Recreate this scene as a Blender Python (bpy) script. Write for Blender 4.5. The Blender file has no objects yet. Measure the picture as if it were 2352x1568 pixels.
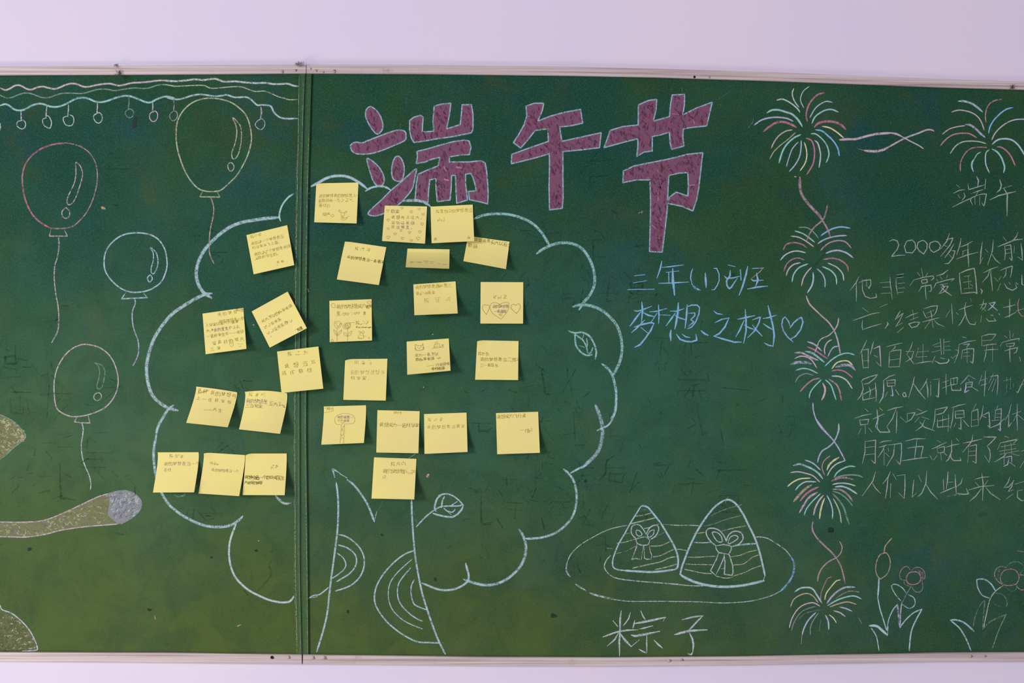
import bpy, math, random
from mathutils import Vector, Matrix
from mathutils.geometry import tessellate_polygon
C = bpy.context.scene.collection
SC = bpy.context.scene
random.seed(7)

# ---------------------------------------------------------------- camera
W, H = 2352.0, 1568.0
LENS, SENS = 50.0, 36.0
FPX = LENS / SENS * W
cam_d = bpy.data.cameras.new('camera'); cam = bpy.data.objects.new('camera', cam_d); C.objects.link(cam)
cam_d.lens = LENS; cam_d.sensor_width = SENS; cam_d.sensor_fit = 'HORIZONTAL'
cam_d.clip_start = 0.05; cam_d.clip_end = 60
YAW, ROLL = math.radians(1.6), math.radians(0.2)
DIST = 2.54; CZ = 1.55
CR = Matrix.Rotation(-YAW, 3, 'Z') @ Matrix.Rotation(math.radians(90), 3, 'X') @ Matrix.Rotation(ROLL, 3, 'Z')
CP = Vector((-DIST * math.tan(YAW), -DIST, CZ))
cam.matrix_world = Matrix.Translation(CP) @ CR.to_4x4()
SC.camera = cam

def at(px, py, d=0.0):
    """photo pixel -> point on the plane d metres in front of the wall (wall is y = 0)"""
    v = CR @ Vector(((px - W / 2) / FPX, (H / 2 - py) / FPX, -1.0))
    t = (-d - CP.y) / v.y
    return CP + v * t
PX = DIST / FPX          # metres per photo pixel on the wall

# ---------------------------------------------------------------- view, world, lights
vs = SC.view_settings
vs.view_transform = 'Standard'; vs.look = 'None'; vs.gamma = 1.0; vs.exposure = -0.10
vs.use_curve_mapping = False
wd = bpy.data.worlds.new('world'); SC.world = wd; wd.use_nodes = True
bg = wd.node_tree.nodes['Background']; bg.inputs[0].default_value = (0.86, 0.84, 1.0, 1); bg.inputs[1].default_value = 0.43

def area(name, loc, target, sx, sy, power, col):
    l = bpy.data.lights.new(name, 'AREA'); l.shape = 'RECTANGLE'; l.size = sx; l.size_y = sy
    l.energy = power; l.color = col
    o = bpy.data.objects.new(name, l); C.objects.link(o); o.location = loc
    o.rotation_euler = (Vector(target) - Vector(loc)).to_track_quat('-Z', 'Y').to_euler()
    return o
area('window_light', (-8.2, -6.6, 2.9), (0, 0, 1.5), 3.0, 2.0, 690, (1.0, 0.95, 0.99))
area('low_fill_light', (-2.6, -2.0, 0.25), (-0.9, 0, 0.8), 1.6, 0.8, 34, (1.0, 0.97, 0.80))  # added warm fill near the floor, brightens the lower left like floor bounce

def lin(c): 
    return tuple(((x / 255) / 12.92 if x / 255 <= 0.04045 else ((x / 255 + 0.055) / 1.055) ** 2.4) for x in c)

# ---------------------------------------------------------------- materials
def nodes(name, rough=0.8, spec=0.3):
    m = bpy.data.materials.new(name); m.use_nodes = True
    nt = m.node_tree; b = nt.nodes['Principled BSDF']
    b.inputs['Roughness'].default_value = rough; b.inputs['Specular IOR Level'].default_value = spec
    return m, nt, b
def N(nt, t, **k):
    n = nt.nodes.new(t)
    for a, v in k.items(): setattr(n, a, v)
    return n
def noise(nt, scale, detail=3, rough=0.55, vec=None, dist=0.0):
    n = N(nt, 'ShaderNodeTexNoise'); n.inputs['Scale'].default_value = scale
    n.inputs['Detail'].default_value = detail; n.inputs['Roughness'].default_value = rough
    n.inputs['Distortion'].default_value = dist
    if vec is not None: nt.links.new(vec, n.inputs['Vector'])
    return n.outputs['Fac']
def ramp(nt, fac, stops):
    r = N(nt, 'ShaderNodeValToRGB'); e = r.color_ramp.elements
    while len(e) < len(stops): e.new(0.5)
    for i, (p, c) in enumerate(stops):
        e[i].position = p; e[i].color = (*c, 1) if len(c) == 3 else c
    nt.links.new(fac, r.inputs[0]); return r.outputs[0]
def mix(nt, a, b, f, mode='MIX'):
    m = N(nt, 'ShaderNodeMix', data_type='RGBA', blend_type=mode)
    for s, v in (('A', a), ('B', b)):
        i = m.inputs[6 if s == 'A' else 7]
        if isinstance(v, tuple): i.default_value = (*v, 1)
        else: nt.links.new(v, i)
    if isinstance(f, float): m.inputs[0].default_value = f
    else: nt.links.new(f, m.inputs[0])
    return m.outputs[2]
def mth(nt, op, a, b=None, c=None, clamp=False):
    m = N(nt, 'ShaderNodeMath', operation=op); m.use_clamp = clamp
    for i, v in enumerate((a, b, c)):
        if v is None: continue
        if isinstance(v, (int, float)): m.inputs[i].default_value = v
        else: nt.links.new(v, m.inputs[i])
    return m.outputs[0]
def geo_pos(nt): return N(nt, 'ShaderNodeNewGeometry').outputs['Position']
def bump(nt, b, h, s, d=0.001):
    n = N(nt, 'ShaderNodeBump'); n.inputs['Strength'].default_value = s; n.inputs['Distance'].default_value = d
    nt.links.new(h, n.inputs['Height']); nt.links.new(n.outputs[0], b.inputs['Normal'])
def smooth(nt, v, lo, hi):
    m = N(nt, 'ShaderNodeMapRange', interpolation_type='SMOOTHSTEP')
    nt.links.new(v, m.inputs[0]); m.inputs[1].default_value = lo; m.inputs[2].default_value = hi
    return m.outputs[0]

# wall: white emulsion with faint smears
m_wall, nt, b = nodes('wall_paint', 0.9, 0.15); p = geo_pos(nt)
c = mix(nt, lin((233, 221, 236)), lin((226, 219, 240)), smooth(nt, noise(nt, 2.2, 4, vec=p), .35, .65))
st = smooth(nt, noise(nt, 5.5, 6, .7, p, 1.2), .66, .78)
c = mix(nt, c, lin((200, 190, 200)), mth(nt, 'MULTIPLY', st, 0.35))
nt.links.new(c, b.inputs['Base Color']); bump(nt, b, noise(nt, 60, 4, .6, p), .25, .0006)

# chalkboard green: mottled teal and olive, chalk dust film, painted-in warm light and dark rubbed spots
def board_mat(name, strip=False):
    m, nt, b = nodes(name, 0.85, 0.05); p = geo_pos(nt)
    sx = N(nt, 'ShaderNodeSeparateXYZ'); nt.links.new(p, sx.inputs[0])
    teal, olive = lin((25, 73, 59)), lin((40, 77, 43))
    f1 = smooth(nt, noise(nt, 3.2, 3, .55, p, .3), .36, .66)
    c = mix(nt, teal, olive, f1)
    f2 = smooth(nt, noise(nt, 7.5, 3, .6, p), .5, .72)
    c = mix(nt, c, lin((24, 70, 82)), mth(nt, 'MULTIPLY', f2, .46))
    f3 = smooth(nt, noise(nt, 9.0, 4, .6, p, .6), .52, .74)
    c = mix(nt, c, lin((58, 74, 36)), mth(nt, 'MULTIPLY', f3, .55))
    # warm light from the lower left, painted in as a yellow-brown tint
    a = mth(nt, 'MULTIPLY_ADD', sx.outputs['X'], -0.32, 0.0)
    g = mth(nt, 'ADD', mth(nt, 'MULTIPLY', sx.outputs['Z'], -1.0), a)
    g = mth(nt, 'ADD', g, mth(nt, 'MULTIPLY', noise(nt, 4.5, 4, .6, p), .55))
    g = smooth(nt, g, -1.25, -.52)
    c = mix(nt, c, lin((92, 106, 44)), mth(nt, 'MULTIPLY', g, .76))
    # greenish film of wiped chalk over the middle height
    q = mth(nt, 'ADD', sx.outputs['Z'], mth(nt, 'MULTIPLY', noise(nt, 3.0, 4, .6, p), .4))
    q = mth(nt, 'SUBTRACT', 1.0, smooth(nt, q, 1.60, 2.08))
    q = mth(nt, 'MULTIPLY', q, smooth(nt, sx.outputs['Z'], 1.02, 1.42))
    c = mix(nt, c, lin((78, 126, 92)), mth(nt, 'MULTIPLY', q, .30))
    # chalk haze
    h = smooth(nt, noise(nt, 2.4, 6, .62, p, .8), .40, .80)
    c = mix(nt, c, lin((110, 145, 125)), mth(nt, 'MULTIPLY', h, .10))
    mo = smooth(nt, noise(nt, 14, 5, .65, p, .5), .38, .66)
    c = mix(nt, c, lin((26, 64, 50)), mth(nt, 'MULTIPLY', mo, .30))
    # worn dark spots
    d = smooth(nt, noise(nt, 26, 4, .7, p, .4), .66, .74)
    c = mix(nt, c, lin((20, 58, 50)), mth(nt, 'MULTIPLY', d, .45))
    if strip:
        mp = N(nt, 'ShaderNodeMapping'); mp.inputs['Scale'].default_value = (420, 1, 3.5); nt.links.new(p, mp.inputs[0])
        e = smooth(nt, noise(nt, 1.0, 4, .6, mp.outputs[0]), .60, .78)
        c = mix(nt, c, lin((125, 140, 100)), mth(nt, 'MULTIPLY', e, .5))
        c = mix(nt, c, lin((74, 108, 70)), .35)
    gr = noise(nt, 520, 2, .5, p)
    c = mix(nt, c, lin((90, 120, 100)), mth(nt, 'MULTIPLY', smooth(nt, gr, .42, .75), .30))
    nt.links.new(c, b.inputs['Base Color']); bump(nt, b, gr, .25, .0003)
    return m
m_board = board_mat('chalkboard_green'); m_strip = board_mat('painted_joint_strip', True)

# aluminium rail with pinkish grey oxide streaks
m_rail, nt, b = nodes('aluminium_rail', 0.5, 0.4); p = geo_pos(nt)
b.inputs['Metallic'].default_value = 0.15
mp = N(nt, 'ShaderNodeMapping'); mp.inputs['Scale'].default_value = (2.2, 1, 240); nt.links.new(p, mp.inputs[0])
s = noise(nt, 1.0, 4, .6, mp.outputs[0])
c = ramp(nt, s, [(0.3, lin((168, 146, 146))), (0.52, lin((212, 196, 194))), (0.75, lin((226, 214, 208)))])
c = mix(nt, c, lin((150, 125, 115)), mth(nt, 'MULTIPLY', smooth(nt, noise(nt, 22, 5, .7, p), .62, .75), .5))
nt.links.new(c, b.inputs['Base Color'])

# chalk: colour and density come with every stroke, grain is procedural
def chalk_mat(name, gscale, lo, hi, edge=True, tint=True):
    m, nt, b = nodes(name, 0.95, 0.05); p = geo_pos(nt)
    at_ = N(nt, 'ShaderNodeVertexColor', layer_name='chalk')
    col = at_.outputs['Color']
    if tint:
        t = smooth(nt, noise(nt, 34, 2, .5, p), .42, .62)
        col = mix(nt, col, mix(nt, lin((170, 222, 222)), lin((218, 205, 225)), t), .16)
    gr = noise(nt, gscale, 3, .65, p)
    gr2 = noise(nt, gscale * .22, 3, .6, p)
    k = mth(nt, 'ADD', mth(nt, 'MULTIPLY', gr, .62), mth(nt, 'MULTIPLY', gr2, .38))
    # density shifts the threshold
    th = mth(nt, 'MULTIPLY_ADD', at_.outputs['Alpha'], -0.34, 0.66)
    dlt = mth(nt, 'SUBTRACT', k, th)
    a = smooth(nt, dlt, lo, hi)
    if edge:
        uv = N(nt, 'ShaderNodeUVMap', uv_map='uv'); sp = N(nt, 'ShaderNodeSeparateXYZ'); nt.links.new(uv.outputs[0], sp.inputs[0])
        e = mth(nt, 'ABSOLUTE', mth(nt, 'MULTIPLY_ADD', sp.outputs[0], 2.0, -1.0))
        e = mth(nt, 'ADD', e, mth(nt, 'MULTIPLY_ADD', gr, .9, -.45))
        a = mth(nt, 'MULTIPLY', a, mth(nt, 'SUBTRACT', 1.0, smooth(nt, e, .45, 1.0)))
    nt.links.new(col, b.inputs['Base Color']); nt.links.new(a, b.inputs['Alpha'])
    return m
m_chalk = chalk_mat('chalk', 900, -.10, .10)
m_fill = chalk_mat('rubbed_chalk', 620, -.14, .12, edge=False, tint=False)
m_pencil = chalk_mat('pencil', 1500, -.12, .12, tint=False)

m_ghost, nt, b = nodes('rubbed_out_chalk', 0.85, 0.05)
at_ = N(nt, 'ShaderNodeVertexColor', layer_name='chalk'); p = geo_pos(nt)
uv = N(nt, 'ShaderNodeUVMap', uv_map='uv'); sp = N(nt, 'ShaderNodeSeparateXYZ'); nt.links.new(uv.outputs[0], sp.inputs[0])
e = mth(nt, 'ABSOLUTE', mth(nt, 'MULTIPLY_ADD', sp.outputs[0], 2.0, -1.0))
e = mth(nt, 'ADD', e, mth(nt, 'MULTIPLY_ADD', noise(nt, 160, 3, .6, p), 1.7, -.75))
a = mth(nt, 'MULTIPLY', mth(nt, 'SUBTRACT', 1.0, smooth(nt, e, -.25, 1.0)), at_.outputs['Alpha'])
nt.links.new(at_.outputs['Color'], b.inputs['Base Color']); nt.links.new(a, b.inputs['Alpha'])

def plain(name, rgb, rough=.7, var=.12, sc=30, metal=0.0):
    m, nt, b = nodes(name, rough, .3); p = geo_pos(nt)
    c = mix(nt, lin(rgb), lin(tuple(x * (1 - var * 2) for x in rgb)), smooth(nt, noise(nt, sc, 4, .6, p), .35, .7))
    nt.links.new(c, b.inputs['Base Color']); b.inputs['Metallic'].default_value = metal
    return m
m_hole = plain('dark_hole', (18, 22, 18)); m_rivet = plain('rivet_metal', (190, 170, 160), .45, .15, 300, .2)
m_chip = plain('pink_chip', (200, 165, 170), .8, .15, 400); m_brown = plain('brown_chip', (205, 160, 120), .8, .15, 400)
m_dust = plain('dust', (110, 100, 85), .95, .2, 300)

# sticky paper
m_note, nt, b = nodes('yellow_sticky_paper', 0.75, 0.2); p = geo_pos(nt)
c = mix(nt, lin((246, 233, 140)), lin((244, 228, 146)), smooth(nt, noise(nt, 14, 3, .5, p), .35, .65))
c = mix(nt, c, lin((222, 196, 110)), mth(nt, 'MULTIPLY', smooth(nt, noise(nt, 700, 3, .6, p), .5, .8), .3))
nt.links.new(c, b.inputs['Base Color']); bump(nt, b, noise(nt, 400, 3, .6, p), .15, .0003)

# ---------------------------------------------------------------- mesh helpers
def link(name, me, mat=None, parent=None, loc=None):
    o = bpy.data.objects.new(name, me); C.objects.link(o)
    if mat and me is not None:
        me.materials.append(mat)
    if parent is not None: o.parent = parent
    return o
def mesh(name, vs_, fs, mat, parent=None, origin=None, smooth_=False):
    """vertices are world coordinates; children of a thing get coordinates relative to it"""
    base = Vector(parent['base']) if parent is not None and 'base' in parent else Vector((0, 0, 0))
    org = Vector(origin) if origin is not None else None
    if org is None:
        org = sum((Vector(v) for v in vs_), Vector()) / max(1, len(vs_))
    me = bpy.data.meshes.new(name); me.from_pydata([tuple(Vector(v) - org) for v in vs_], [], fs); me.update()
    if smooth_:
        me.polygons.foreach_set('use_smooth', [True] * len(me.polygons))
    o = link(name, me, mat, parent); o.location = org - base
    o['base'] = tuple(org)
    return o
def box(name, a, b_, mat, parent=None):
    (x0, y0, z0), (x1, y1, z1) = a, b_
    v = [(x, y, z) for x in (x0, x1) for y in (y0, y1) for z in (z0, z1)]
    f = [(0, 1, 3, 2), (4, 6, 7, 5), (0, 4, 5, 1), (2, 3, 7, 6), (0, 2, 6, 4), (1, 5, 7, 3)]
    return mesh(name, v, f, mat, parent)
def tag(o, label=None, cat=None, group=None, kind=None):
    if label: o['label'] = label
    if cat: o['category'] = cat
    if group: o['group'] = group
    if kind: o['kind'] = kind
    return o
def interp(tab, x):
    if x <= tab[0][0]: 
        (a, b), (c, d) = tab[0], tab[1]; return b + (d - b) * (x - a) / (c - a)
    for (a, b), (c, d) in zip(tab, tab[1:]):
        if x <= c: return b + (d - b) * (x - a) / (c - a)
    (a, b), (c, d) = tab[-2], tab[-1]; return b + (d - b) * (x - a) / (c - a)
def catmull(pts, n=5):
    if len(pts) < 3: return list(pts)
    P = [pts[0]] + list(pts) + [pts[-1]]
    if pts[0] == pts[-1]: P = [pts[-2]] + list(pts) + [pts[1]]
    out = []
    for i in range(1, len(P) - 2):
        a, b, c, d = P[i - 1:i + 3]
        for k in range(n):
            t = k / n
            out.append(tuple(.5 * (2 * b[j] + (c[j] - a[j]) * t + (2 * a[j] - 5 * b[j] + 4 * c[j] - d[j]) * t * t
                                   + (3 * b[j] - a[j] - 3 * c[j] + d[j]) * t ** 3) for j in (0, 1)))
    out.append(tuple(pts[-1])); return out

# ---------------------------------------------------------------- chalk strokes
SURF = 0.0080           # front face of the board panels, metres off the wall
COL = dict(b=(176, 206, 210), u=(132, 190, 232), w=(196, 206, 206), p=(198, 104, 136), c=(152, 208, 200),
           l=(182, 184, 208), y=(188, 194, 152), k=(208, 182, 190), Y=(232, 226, 165), t=(164, 172, 160),
           g=(120, 128, 122), r=(190, 120, 130), d=(14, 48, 42), o=(190, 164, 136), v=(126, 86, 108), s=(142, 144, 148),
           z=(122, 126, 90), q=(178, 136, 146), G=(110, 150, 120))
class Strokes:
    n = 0
    def __init__(s, place): s.v = []; s.f = []; s.c = []; s.uv = []; s.place = place; s.k = 0
    def add(s, pts, width, col, dens=.6, taper=.45, lift=None):
        """pts in photo px, width in px; ribbon"""
        P = [Vector(p) for p in pts]
        Q = [P[0]]
        for p in P[1:]:
            if (p - Q[-1]).length > .3: Q.append(p)
        if len(Q) < 2: Q = [P[0], P[0] + Vector((.8, .4))]
        R = [Q[0]]; w_ = width * .45
        for i in range(1, len(Q)):      # keep corners crisp: extra points close to every corner
            a, b = Q[i - 1], Q[i]; l = (b - a).length
            if l > 2.6 * w_ and l > 2:
                if i > 1: R.append(a + (b - a) * (w_ / l))
                if i < len(Q) - 1: R.append(b - (b - a) * (w_ / l))
            R.append(b)
        P = R; L = [0]
        for a, b in zip(P, P[1:]): L.append(L[-1] + (b - a).length)
        tot = L[-1]; closed = (P[0] - P[-1]).length < 2 and len(P) > 6
        i0 = len(s.v); n = len(P); z = (s.k % 24) * 4e-6; s.k += 1
        # short round caps
        ext = width * .30
        P[0] = P[0] + (P[0] - P[1]).normalized() * ext; P[-1] = P[-1] + (P[-1] - P[-2]).normalized() * ext
        for i, p in enumerate(P):
            t = (P[min(i + 1, n - 1)] - P[max(i - 1, 0)])
            if t.length < 1e-6: t = Vector((1, 0))
            t.normalize(); nrm = Vector((-t.y, t.x))
            e = min(L[i], tot - L[i]) / max(width * 1.6, .01)
            k = 1 if closed else taper + (1 - taper) * min(1, e) ** .6
            h = width * .62 * k
            for sg in (-1, 1):
                q = p + nrm * h * sg
                s.v.append(s.place(q.x, q.y, z)); s.uv.append((.5 + .5 * sg, L[i] / 20)); s.c.append((*col, dens))
        for i in range(n - 1):
            a = i0 + 2 * i; s.f.append((a, a + 1, a + 3, a + 2))
    def poly(s, loops, col, dens):
        ps = [[Vector((x, y, 0)) for x, y in lp] for lp in loops]
        tri = tessellate_polygon(ps); flat = [p for lp in ps for p in lp]; i0 = len(s.v)
        for p in flat:
            s.v.append(s.place(p.x, p.y, -3e-5)); s.uv.append((.5, 0)); s.c.append((*col, dens))
        s.f += [tuple(i0 + i for i in t) for t in tri]
    def build(s, name, mat, parent, label=None):
        # face the camera (-y)
        fs = []
        for f in s.f:
            a, b, c = (s.v[i] for i in f[:3]); nn = (b - a).cross(c - a)
            fs.append(f if nn.y < 0 else tuple(reversed(f)))
        o = mesh(name, s.v, fs, mat, parent)
        me = o.data
        ca = me.color_attributes.new('chalk', 'FLOAT_COLOR', 'POINT')
        ca.data.foreach_set('color', [x for c in s.c for x in c])
        uvl = me.uv_layers.new(name='uv'); lv = [0] * len(me.loops); me.loops.foreach_get('vertex_index', lv)
        uvl.data.foreach_set('uv', [x for i in lv for x in s.uv[i]])
        if label: o['label'] = label
        return o
LAY = [0]
def board_place():
    LAY[0] += 1; off = SURF + 2.0e-4 + (LAY[0] % 30) * 1.2e-5
    return lambda x, y, z: at(x, y, off + z)
FR = dict(TL=(0, 120, 5.2275), TR=(380, 120, 5.2275), Tt=(790, 220, 5.6), Tw=(1150, 200, 3.92), Tx=(1420, 590, 5.345),
          R1=(1920, 390, 5.407), R2=(1940, 600, 5.709), R3=(1940, 840, 4.9), F1=(1710, 190, 7.127), F2=(1780, 400, 5.225),
          F3=(1790, 680, 4.9), F4=(1780, 960, 6.03), F5=(1780, 1190, 4.9), F6=(2120, 200, 7.466), FL=(1980, 1220, 5.406),
          B1=(0, 300, 2.85), B2=(380, 200, 3.734), B3=(0, 780, 4.355), B4=(0, 1100, 3.92), C1=(330, 420, 2.703),
          C2=(330, 1000, 3.136), C3=(690, 1040, 3.337), C4=(1050, 460, 3.136), C5=(940, 900, 3.266), Z1=(1280, 1120, 5.6),
          Z2=(1540, 1120, 5.6), Z3=(1370, 1390, 8.4), X=(1920, 260, 9.408), I=(0, 0, 1))
def parse(fr, txt):
    """strokes split by ';'; a token starting with a letter sets w(idth) c(olour) d(ensity) or p(olyline)"""
    x0, y0, s = FR[fr] if isinstance(fr, str) else fr
    for st in txt.replace('\n', ' ').split(';'):
        o = {}; pts = []
        for t in st.split():
            if t[0].isalpha(): o[t[0]] = t[1:]
            else:
                a, b = t.split(','); pts.append((x0 + float(a) / s, y0 + float(b) / s))
        if pts: yield pts, o
def draw(name, parent, fr, txt, col='b', w=4, d=.6, sm=True, mat=None, label=None, place=None, S=None, taper=.45, jit=0.0):
    own = S is None
    if own: S = Strokes(place or board_place())
    for pts, o in parse(fr, txt):
        if jit: pts = [(x + random.uniform(-jit, jit), y + random.uniform(-jit, jit)) for x, y in pts]
        q = catmull(pts) if (sm and 'p' not in o) else pts
        S.add(q, float(o.get('w', w)), lin(COL[o.get('c', col)]), float(o.get('d', d)), taper)
    if own: return S.build(name, mat or m_chalk, parent, label)
    return S
# ================================================================ wall
wall = box('wall_back', (-3.2, 0.0, 0.0), (3.6, 0.12, 3.1), m_wall); wall['kind'] = 'structure'

# ================================================================ the two chalkboards
TOPO = [(-700, 158), (0, 152.9), (400, 150.2), (700, 148.3), (1000, 149.5), (1300, 153.3), (1500, 157.4), (1800, 167), (2152, 181), (2352, 187.5), (3100, 214)]
TOPI = [(-700, 179), (0, 173.9), (400, 172), (700, 169.7), (1000, 171.3), (1300, 174.8), (1500, 178.5), (1800, 188), (2152, 201.4), (2352, 207), (3100, 233)]
BOTI = [(-700, 1489), (0, 1496), (400, 1497.6), (560, 1500), (694, 1501.5), (800, 1503), (1100, 1507), (1400, 1508.3), (1700, 1506), (2152, 1497.4), (2352, 1496.5), (3100, 1478)]
BOTO = [(-700, 1512), (0, 1518.8), (400, 1522), (560, 1524), (694, 1525.3), (800, 1525.7), (1100, 1529.5), (1400, 1530), (1700, 1527), (2152, 1519.3), (2352, 1519), (3100, 1500)]
SEAM = [(140, 703.3), (250, 699.5), (420, 695), (650, 692), (900, 689.8), (1300, 690.4), (1530, 694.8)]
SL = [(140, 687), (400, 682.5), (650, 678.5), (1000, 676.6), (1300, 677.6), (1530, 682.5)]
SR = [(140, 717), (420, 709), (650, 705.5), (1000, 704.2), (1300, 708), (1530, 709.5)]
LE, RE = -640.0, 2980.0

def empty(name, loc, parent=None):
    o = bpy.data.objects.new(name, None); C.objects.link(o); o.location = loc; o.empty_display_size = .05
    o['base'] = tuple(loc); return o
lb = empty('chalkboard', at(20, 1525, 0)); rb = empty('chalkboard', at(1800, 1525, 0))
tag(lb, 'green chalkboard on the left with chalk balloons and a yellow chalk scroll', 'chalkboard', 'framed green chalkboards on the wall')
tag(rb, 'wide green chalkboard on the right with the big purple chalk heading and fireworks', 'chalkboard', 'framed green chalkboards on the wall')

def loft(name, rows, mat, parent, caps=True):
    """rows: list of cross sections (lists of points)"""
    n = len(rows[0]); vs_ = [p for r in rows for p in r]; fs = []
    for i in range(len(rows) - 1):
        for j in range(n):
            k = (j + 1) % n
            fs.append((i * n + j, i * n + k, (i + 1) * n + k, (i + 1) * n + j))
    fs.append(tuple(range(n))); fs.append(tuple(reversed(range((len(rows) - 1) * n, len(rows) * n))))
    return mesh(name, vs_, fs, mat, parent)

PROF = [(0.0, 0.0), (0.0, .0125), (.05, .0140), (.50, .0140), (.54, .0128), (.60, .0128), (.64, .0142), (.90, .0142), (.985, .0115), (1.0, .0075), (1.0, 0.0)]
def rail(name, outer, inner, x0, x1, parent, cut0=None, cut1=None):
    rows = []; n = int((x1 - x0) / 40) + 2
    for i in range(n):
        x = x0 + (x1 - x0) * i / (n - 1)
        row = []
        for t, d in PROF:
            y = interp(outer, x) * (1 - t) + interp(inner, x) * t
            xx = x
            row.append(at(xx, y, d))
        rows.append(row)
    return loft(name, rows, m_rail, parent)
rail('top_rail', TOPO, TOPI, LE, 702.6, lb); rail('top_rail', TOPO, TOPI, 704.0, RE, rb)
rail('bottom_rail', BOTO, BOTI, LE, 692.8, lb); rail('bottom_rail', BOTO, BOTI, 696.0, RE, rb)

def panel(name, xl, xr, parent):
    """slab following the rails' inner edges; xl, xr functions of y"""
    nx, ny = 24, 10; vs_ = []
    for d in (SURF, 0.0005):
        for i in range(nx + 1):
            for j in range(ny + 1):
                v = j / ny; u = i / nx
                ym = 160 + 1345 * v
                x = xl(ym) * (1 - u) + xr(ym) * u
                yt, yb = interp(TOPI, x) - 6, interp(BOTI, x) + 6
                vs_.append(at(x, yt * (1 - v) + yb * v, d))
    fs = []; m = (nx + 1) * (ny + 1)
    g = lambda i, j, k=0: k * m + i * (ny + 1) + j
    for i in range(nx):
        for j in range(ny):
            fs.append((g(i, j), g(i, j + 1), g(i + 1, j + 1), g(i + 1, j)))
            fs.append((g(i, j, 1), g(i + 1, j, 1), g(i + 1, j + 1, 1), g(i, j + 1, 1)))
    for i in range(nx):
        fs.append((g(i, 0), g(i + 1, 0), g(i + 1, 0, 1), g(i, 0, 1))); fs.append((g(i, ny), g(i, ny, 1), g(i + 1, ny, 1), g(i + 1, ny)))
    for j in range(ny):
        fs.append((g(0, j), g(0, j, 1), g(0, j + 1, 1), g(0, j + 1))); fs.append((g(nx, j), g(nx, j + 1), g(nx, j + 1, 1), g(nx, j, 1)))
    return mesh(name, vs_, fs, m_board, parent)
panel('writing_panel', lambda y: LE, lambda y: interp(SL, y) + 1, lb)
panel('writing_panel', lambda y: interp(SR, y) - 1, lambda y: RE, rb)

def strip(name, le, ri, prof, parent, y0=168.5, y1=1503, mat=None):
    rows = []; n = 30
    for i in range(n):
        y = y0 + (y1 - y0) * i / (n - 1)
        rows.append([at(le(y) * (1 - t) + ri(y) * t, y, d) for t, d in prof])
    return loft(name, rows, mat or m_strip, parent)
sp = [(0, 0), (0, .0108), (.07, .0118), (.14, .0112), (.5, .0112), (.93, .0116), (1, .0104), (1, 0)]
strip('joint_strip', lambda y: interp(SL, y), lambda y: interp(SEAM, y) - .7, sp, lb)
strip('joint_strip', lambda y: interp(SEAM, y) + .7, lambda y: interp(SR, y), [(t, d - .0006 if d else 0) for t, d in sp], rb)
strip('end_rail', lambda y: LE - 16, lambda y: LE + 4, [(0, 0), (0, .013), (.5, .0142), (1, .012), (1, 0)], lb, 158, 1512, m_rail)
strip('end_rail', lambda y: RE - 4, lambda y: RE + 16, [(0, 0), (0, .013), (.5, .0142), (1, .012), (1, 0)], rb, 208, 1504, m_rail)

def seam_line(par, tab, dx, w, col, d, y0, y1, depth):
    S = Strokes(lambda x, y, z: at(x, y, depth + z)); P = []
    for i in range(60):
        y = y0 + (y1 - y0) * i / 59; P.append((interp(tab, y) + dx, y))
    S.add(P, w, lin(COL[col]), d); S.build('worn_paint_edge', m_chalk, par)
seam_line(lb, SL, 1.0, 1.2, 'y', .5, 176, 1499, .0122); seam_line(lb, SL, 9.5, 1.0, 'G', .4, 180, 1499, .0117)
seam_line(lb, SEAM, -3.5, 1.2, 'G', .42, 180, 1499, .0119); seam_line(rb, SR, -3.2, 1.0, 'y', .4, 300, 1499, .0115)
seam_line(lb, SL, -1.6, 1.0, 'y', .35, 350, 1499, SURF + .0002)

def dome(name, x, y, r, base, h, mat, parent, sq=1.0, ang=0.0, rings=3, seg=10):
    vs_ = []; fs = []
    q_ = random.Random(int(x * 3 + y)); irr = [q_.uniform(.6, 1.15) if name in ('dark_mark', 'paint_chip') else 1 for _ in range(seg)]
    for k in range(rings):
        a = k / rings * math.pi / 2
        for i in range(seg):
            t = 2 * math.pi * i / seg
            ux, uy = math.cos(t) * r * irr[i] * math.cos(a), math.sin(t) * r * irr[i] * sq * math.cos(a)
            vs_.append(at(x + ux * math.cos(ang) - uy * math.sin(ang), y + ux * math.sin(ang) + uy * math.cos(ang), base + h * math.sin(a)))
    vs_.append(at(x, y, base + h)); top = len(vs_) - 1
    for k in range(rings - 1):
        for i in range(seg):
            j = (i + 1) % seg; fs.append((k * seg + i, k * seg + j, (k + 1) * seg + j, (k + 1) * seg + i))
    for i in range(seg): fs.append(((rings - 1) * seg + i, (rings - 1) * seg + (i + 1) % seg, top))
    return mesh(name, vs_, fs, mat, parent, smooth_=True)
R0 = .0138
for x, y, r, par in ((648.3, 165.0, 4.2, lb), (679, 162.3, 3.0, lb), (713.3, 157.5, 2.2, rb), (742.5, 165.5, 3.0, rb), (768, 164.5, 4.3, rb),
                     (1629, 177.3, 3.0, rb), (663.4, 1508.6, 3.8, lb), (719.5, 1509.6, 4.0, rb), (745.3, 1510, 5.0, rb), (1537.5, 1517, 4.2, rb),
                     (1566.5, 1515, 3.6, rb), (2230.5, 1507, 3.4, rb), (2262, 1506, 3.4, rb)):
    dome('rivet', x, y, r, R0, .0016, m_rivet, par)
dome('rusty_rivet', 726, 163, 3.0, R0, .0016, m_brown, rb)['label'] = 'small rust coloured rivet'
for x, y, r, par, q in ((1595.2, 176.7, 2.8, rb, 1.15), (625, 1509.2, 4.2, lb, .95)):
    dome('drill_hole', x, y, r, R0 + .0004, .0002, m_hole, par, q)
S0 = SURF; m_dark = plain('dark_worn_spot', (26, 58, 44))
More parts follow.
